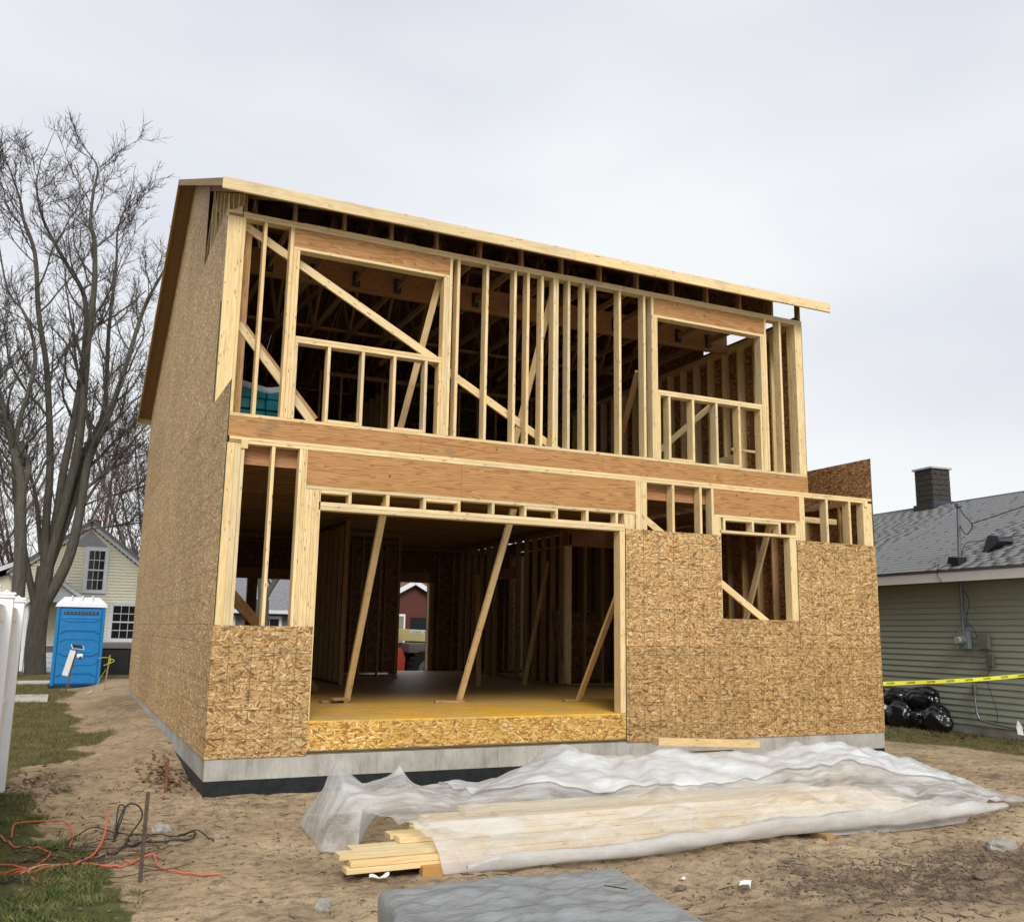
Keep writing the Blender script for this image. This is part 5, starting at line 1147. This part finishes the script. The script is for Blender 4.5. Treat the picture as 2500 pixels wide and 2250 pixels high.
tag(tube_obj('dead_vines', tang, [.0028+.0015*rgc.random() for _ in tang], simple('root_brown', (.07, .052, .038), .9, vary=.5), None, 4), 'dead vines and roots tangled in the grass', kind='stuff')
# rusty rod
o = bar('steel_rod', (-.853, -3.40, -.1), (-.842, -3.36, .62), .026, .020, None, simple('rod_rust', (.075, .055, .040), .7, vary=.3, sc=20)); tag(o, 'upright brown steel rod driven into the ground beside the cords', 'rod')
ROCK = simple('grey_stone', (.27, .255, .225), .9, vary=.3, sc=12, bump=.8); CLOD = simple('dark_clod', (.13, .098, .07), .95, vary=.4, sc=20, bump=.8)
def lump(nm, x, y, sx, sy, sz, m, seed, lab, cat, sub=4, zoff=.3):
    bm = bmesh.new(); bmesh.ops.create_icosphere(bm, subdivisions=sub, radius=1)
    for v in bm.verts:
        p = v.co; r = 1+.28*noise.noise(p*1.4+Vector((seed, 0, 0)))+.12*noise.noise(p*4+Vector((0, seed, 0))); v.co = Vector((p.x*sx*r, p.y*sy*r, p.z*sz*r))
    me = bpy.data.meshes.new(nm); bm.to_mesh(me); bm.free(); me.materials.append(m); o = link(nm, me, None, (x, y, float(ground_z(x, y))+sz*zoff)); return tag(o, lab, cat)
lump('stone', -.56, -1.68, .085, .06, .06, ROCK, 1.3, 'pale flat stone right of the steel rod', 'stone')
lump('stone', -.14, -2.05, .03, .03, .02, ROCK, 2.3, 'small grey stone on the sand behind the rod', 'stone')
lump('clod', .18, -4.42, .055, .04, .05, ROCK, 4.4, 'grey broken stone standing left of the grey tarp', 'stone')
lump('clod', 5.9, -4.92, .16, .09, .07, ROCK, 5.5, 'jagged grey clod on the sand right of the plastic', 'clod')
for k, (x, y, s_) in enumerate(((3.62, -5.02, .05), (3.9, -5.12, .04), (4.05, -5.42, .045), (4.22, -5.9, .05), (4.8, -5.6, .05), (2.62, -4.9, .035), (5.1, -5.85, .05))):
    lump('clod', x, y, s_*1.3, s_, s_*.7, CLOD, 7+k*1.7, ('dark clod beside the brown leaf on the right', 'dark clod just right of the leaf clod', 'small dark clod in the middle of the dark patch', 'dark clod near the bottom edge, right', 'dark clod at the right end of the dark patch', 'dark clod near the grey tarp edge', 'dark clod in the lower right corner')[k], 'clod', 3)
def scrap(x, y, s_, lab, seed):
    gx, gy = np.meshgrid(np.linspace(-1, 1, 7), np.linspace(-.5, .5, 4)); gz = .5*vnoise(gx, gy, 1.7, seed)+.35*np.abs(gx); i = (np.arange(3)[:, None]*7+np.arange(6)[None, :]).ravel()
    a = seed*1.3; Vv = np.stack([(gx*math.cos(a)-gy*math.sin(a))*s_, (gx*math.sin(a)+gy*math.cos(a))*s_, gz*s_*.9+.01], -1).reshape(-1, 3)
    o = link('paper_scrap', np_mesh('paper_scrap', Vv, np.stack([i, i+1, i+8, i+7], -1), simple('white_paper', (.74, .74, .73), .6, vary=.03)), None, (x, y, float(ground_z(x, y)))); tag(o, lab, 'paper scrap')
scrap(2.93, -5.22, .075, 'crumpled white paper scrap on the sand right of the tarp', 3); scrap(.68, -4.02, .07, 'white paper scrap below the sawn board ends', 7)
scrap(2.76, -4.72, .03, 'tiny white scrap between plastic sheet and paper', 5)
# dry leaves, straw, grass: uncountable
def scatter(name, P, kinds, mats, label, cat):
    """P: (x,y,scale,rot) rows; kinds: list of (V,F) small meshes"""
    VV, FF, base = [], [], 0
    for j, (x, y, s_, a) in enumerate(P):
        v, f = kinds[j % len(kinds)]; c, q = math.cos(a), math.sin(a); R = np.array([[c, -q, 0], [q, c, 0], [0, 0, 1]])
        vv = v@R.T*s_; vv[:, 0] += x; vv[:, 1] += y; VV.append(vv); FF.append(f+base); base += len(v)
    V = np.concatenate(VV); return V, np.concatenate(FF)
def blades(pts, h, w, rg):
    n = len(pts); x, y = pts[:, 0], pts[:, 1]; z = ground_z(x, y)-.004; a = rg.random(n)*6.28; H_ = h*(.5+.8*rg.random(n)); l = rg.normal(0, .5, (n, 2))*H_[:, None]
    dx, dy = np.cos(a)*w, np.sin(a)*w
    V = np.stack([np.stack([x-dx, y-dy, z], -1), np.stack([x+dx, y+dy, z], -1), np.stack([x+dx*.6+l[:, 0]*.5, y+dy*.6+l[:, 1]*.5, z+H_*.6], -1), np.stack([x+l[:, 0], y+l[:, 1], z+H_], -1)], 1).reshape(-1, 3)
    return V, np.arange(4*n).reshape(-1, 4)
rg = np.random.default_rng(8)
def gsamp(n, x0, x1, y0, y1, which):
    x = rg.uniform(x0, x1, n); y = rg.uniform(y0, y1, n); g_, l_ = grass_mask(x, y); m = (g_ if which == 0 else l_) & (fbm(x, y, 2.8, 4, 15) > .40+.10*(which == 0)); return np.stack([x[m], y[m]], -1)
GRN = tmat('grass_blade', lambda t: t.pbr(t.ramp(t.noise(t.pos(), 6., 4, .6).outputs[0], [(.3, (.065, .088, .022)), (.5, (.115, .14, .042)), (.7, (.26, .225, .10))]), .7, spec=.2))
STR = tmat('dry_grass', lambda t: t.pbr(t.ramp(t.noise(t.pos(), 5., 4, .6).outputs[0], [(.3, (.09, .085, .03)), (.55, (.15, .13, .055)), (.75, (.25, .20, .10))]), .8, spec=.2))
V, Fq = blades(np.concatenate([gsamp(90000, -2.6, -.5, -6.5, 1.2, 0), gsamp(12000, -4, -1.5, -3, 1.2, 0)]), .05, .0034, rg); tag(link('grass', np_mesh('grass', V, Fq, GRN)), 'short green grass in the left foreground', kind='stuff')
V, Fq = blades(np.concatenate([gsamp(60000, -3.2, -.2, 1., 17, 1), gsamp(45000, 10., 16., -2.5, 7, 1), gsamp(9000, -6, 4, 17, 24, 1)]), .05, .004, rg); tag(link('dry_lawn', np_mesh('dry_lawn', V, Fq, STR)), 'dull winter lawn by the fence and the green house', kind='stuff')
# leaves: small bent quads
lv = []
for q in range(6):
    a = rg.random((4, 3))*.3; v = np.array([[-1, -.6, 0], [1, -.5, 0], [.8, .6, 0], [-.9, .5, 0]])+a; v[:, 2] = rg.random(4)*.9; lv.append((v, np.array([[0, 1, 2, 3]])))
def lsamp(n, cx, cy2, sx, sy, s0):
    x = rg.normal(cx, sx, n); y = rg.normal(cy2, sy, n); return np.stack([x, y, s0*(.6+.8*rg.random(n)), rg.random(n)*6.28], -1)
LP = np.concatenate([lsamp(230, -.98, -2.1, .22, .35, .013), lsamp(150, -1.45, -2.4, .25, .3, .015), lsamp(170, -.25, 1.35, .14, .55, .028), lsamp(130, -1.62, 1.3, .18, .55, .022), lsamp(60, -1.5, -.3, .25, .9, .02), lsamp(90, 13.2, 1.9, .5, .4, .035), lsamp(60, -1.5, -4.3, .2, .5, .015)])
LP = LP[~in_poly(LP[:, 0], LP[:, 1], [(0, 0), (9.8, 0), (9.8, 12.6), (0, 12.6)])]
V, Fq = scatter('l', LP, lv, None, '', ''); V[:, 2] += ground_z(V[:, 0], V[:, 1])+.004
LEAF = tmat('dead_leaf', lambda t: t.pbr(t.ramp(t.noise(t.pos(), 30., 2).outputs[0], [(.3, (.045, .026, .017)), (.5, (.12, .065, .04)), (.7, (.30, .20, .12))]), .8, spec=.2))
tag(link('leaf_litter', np_mesh('leaf_litter', V, Fq, LEAF)), 'dead brown leaves drifted in the dirt', kind='stuff')
# twigs, crumbs and pebbles on the bare ground
n_ = 3600; x = rg.uniform(-1.8, 10, n_); y = -6.3+rg.random(n_)**1.3*9; g_, l_ = grass_mask(x, y); clus = fbm(x, y*1.6, 1.4, 3, 99)
m = ~(g_ | l_) & (clus > .40) & ~in_poly(x, y, [(-.05, -.02), (9.8, -.02), (9.8, 12.6), (-.05, 12.6)]) & ~((x > -.35) & (x < 1.5) & (y < -5.9)); x, y = x[m], y[m]
ln = .012+.05*rg.random(len(x))**2; a = rg.normal(0, 1.3, len(x)); pth = []
paths = [np.array([[x[k]-ln[k]*math.cos(a[k]), y[k]-ln[k]*math.sin(a[k]), 0], [x[k], y[k]+.2*ln[k], 0], [x[k]+ln[k]*math.cos(a[k]), y[k]+ln[k]*math.sin(a[k]), 0]]) for k in range(len(x))]
V, Fq = tubes(paths, [np.array([.0015, .0032, .001])*(.7+1.2*rg.random()) for _ in paths], 3); V[:, 2] += ground_z(V[:, 0], V[:, 1])+.003
tag(link('twig_debris', np_mesh('twig_debris', V, Fq, simple('debris_dark', (.07, .05, .038), .9, vary=.5))), 'small dark twigs and root bits strewn over the sand', kind='stuff')
n_ = 9000; x = np.where(np.arange(n_) < 5000, rg.uniform(-1.8, 9.5, n_), rg.normal(4.6, 1.0, n_)); y = np.where(np.arange(n_) < 5000, -6.4+rg.random(n_)*8, rg.normal(-5.45, .4, n_)); g_, l_ = grass_mask(x, y); clus = fbm(x, y*1.4, 1.1, 4, 44)+.35*np.exp(-(((x-4.5)/1.3)**2+((y+5.5)/.6)**2))*rg.random(n_); m = ~(g_ | l_) & (clus > .45) & ~in_poly(x, y, [(-.05, -.02), (9.8, -.02), (9.8, 12.6), (-.05, 12.6)]); x, y = x[m], y[m]
oct_ = np.array([[1, 0, 0], [0, 1, 0], [-1, 0, 0], [0, -1, 0], [0, 0, .9], [0, 0, -.5]], float); of = np.array([[0, 1, 4], [1, 2, 4], [2, 3, 4], [3, 0, 4], [1, 0, 5], [2, 1, 5], [3, 2, 5], [0, 3, 5]])
s_ = .004+.013*rg.random(len(x))**3; V = (oct_[None]*(1+.5*rg.normal(0, .4, (len(x), 6, 3)))*s_[:, None, None]); V[..., 0] += x[:, None]; V[..., 1] += y[:, None]; V[..., 2] += ground_z(x, y)[:, None]+.003
tag(link('crumbs', np_mesh('crumbs', V.reshape(-1, 3), (np.arange(len(x))[:, None, None]*6+of[None]).reshape(-1, 3), simple('crumb_earth', (.14, .105, .075), .95, vary=.5, sc=30))), 'loose earth crumbs on the sand', kind='stuff')
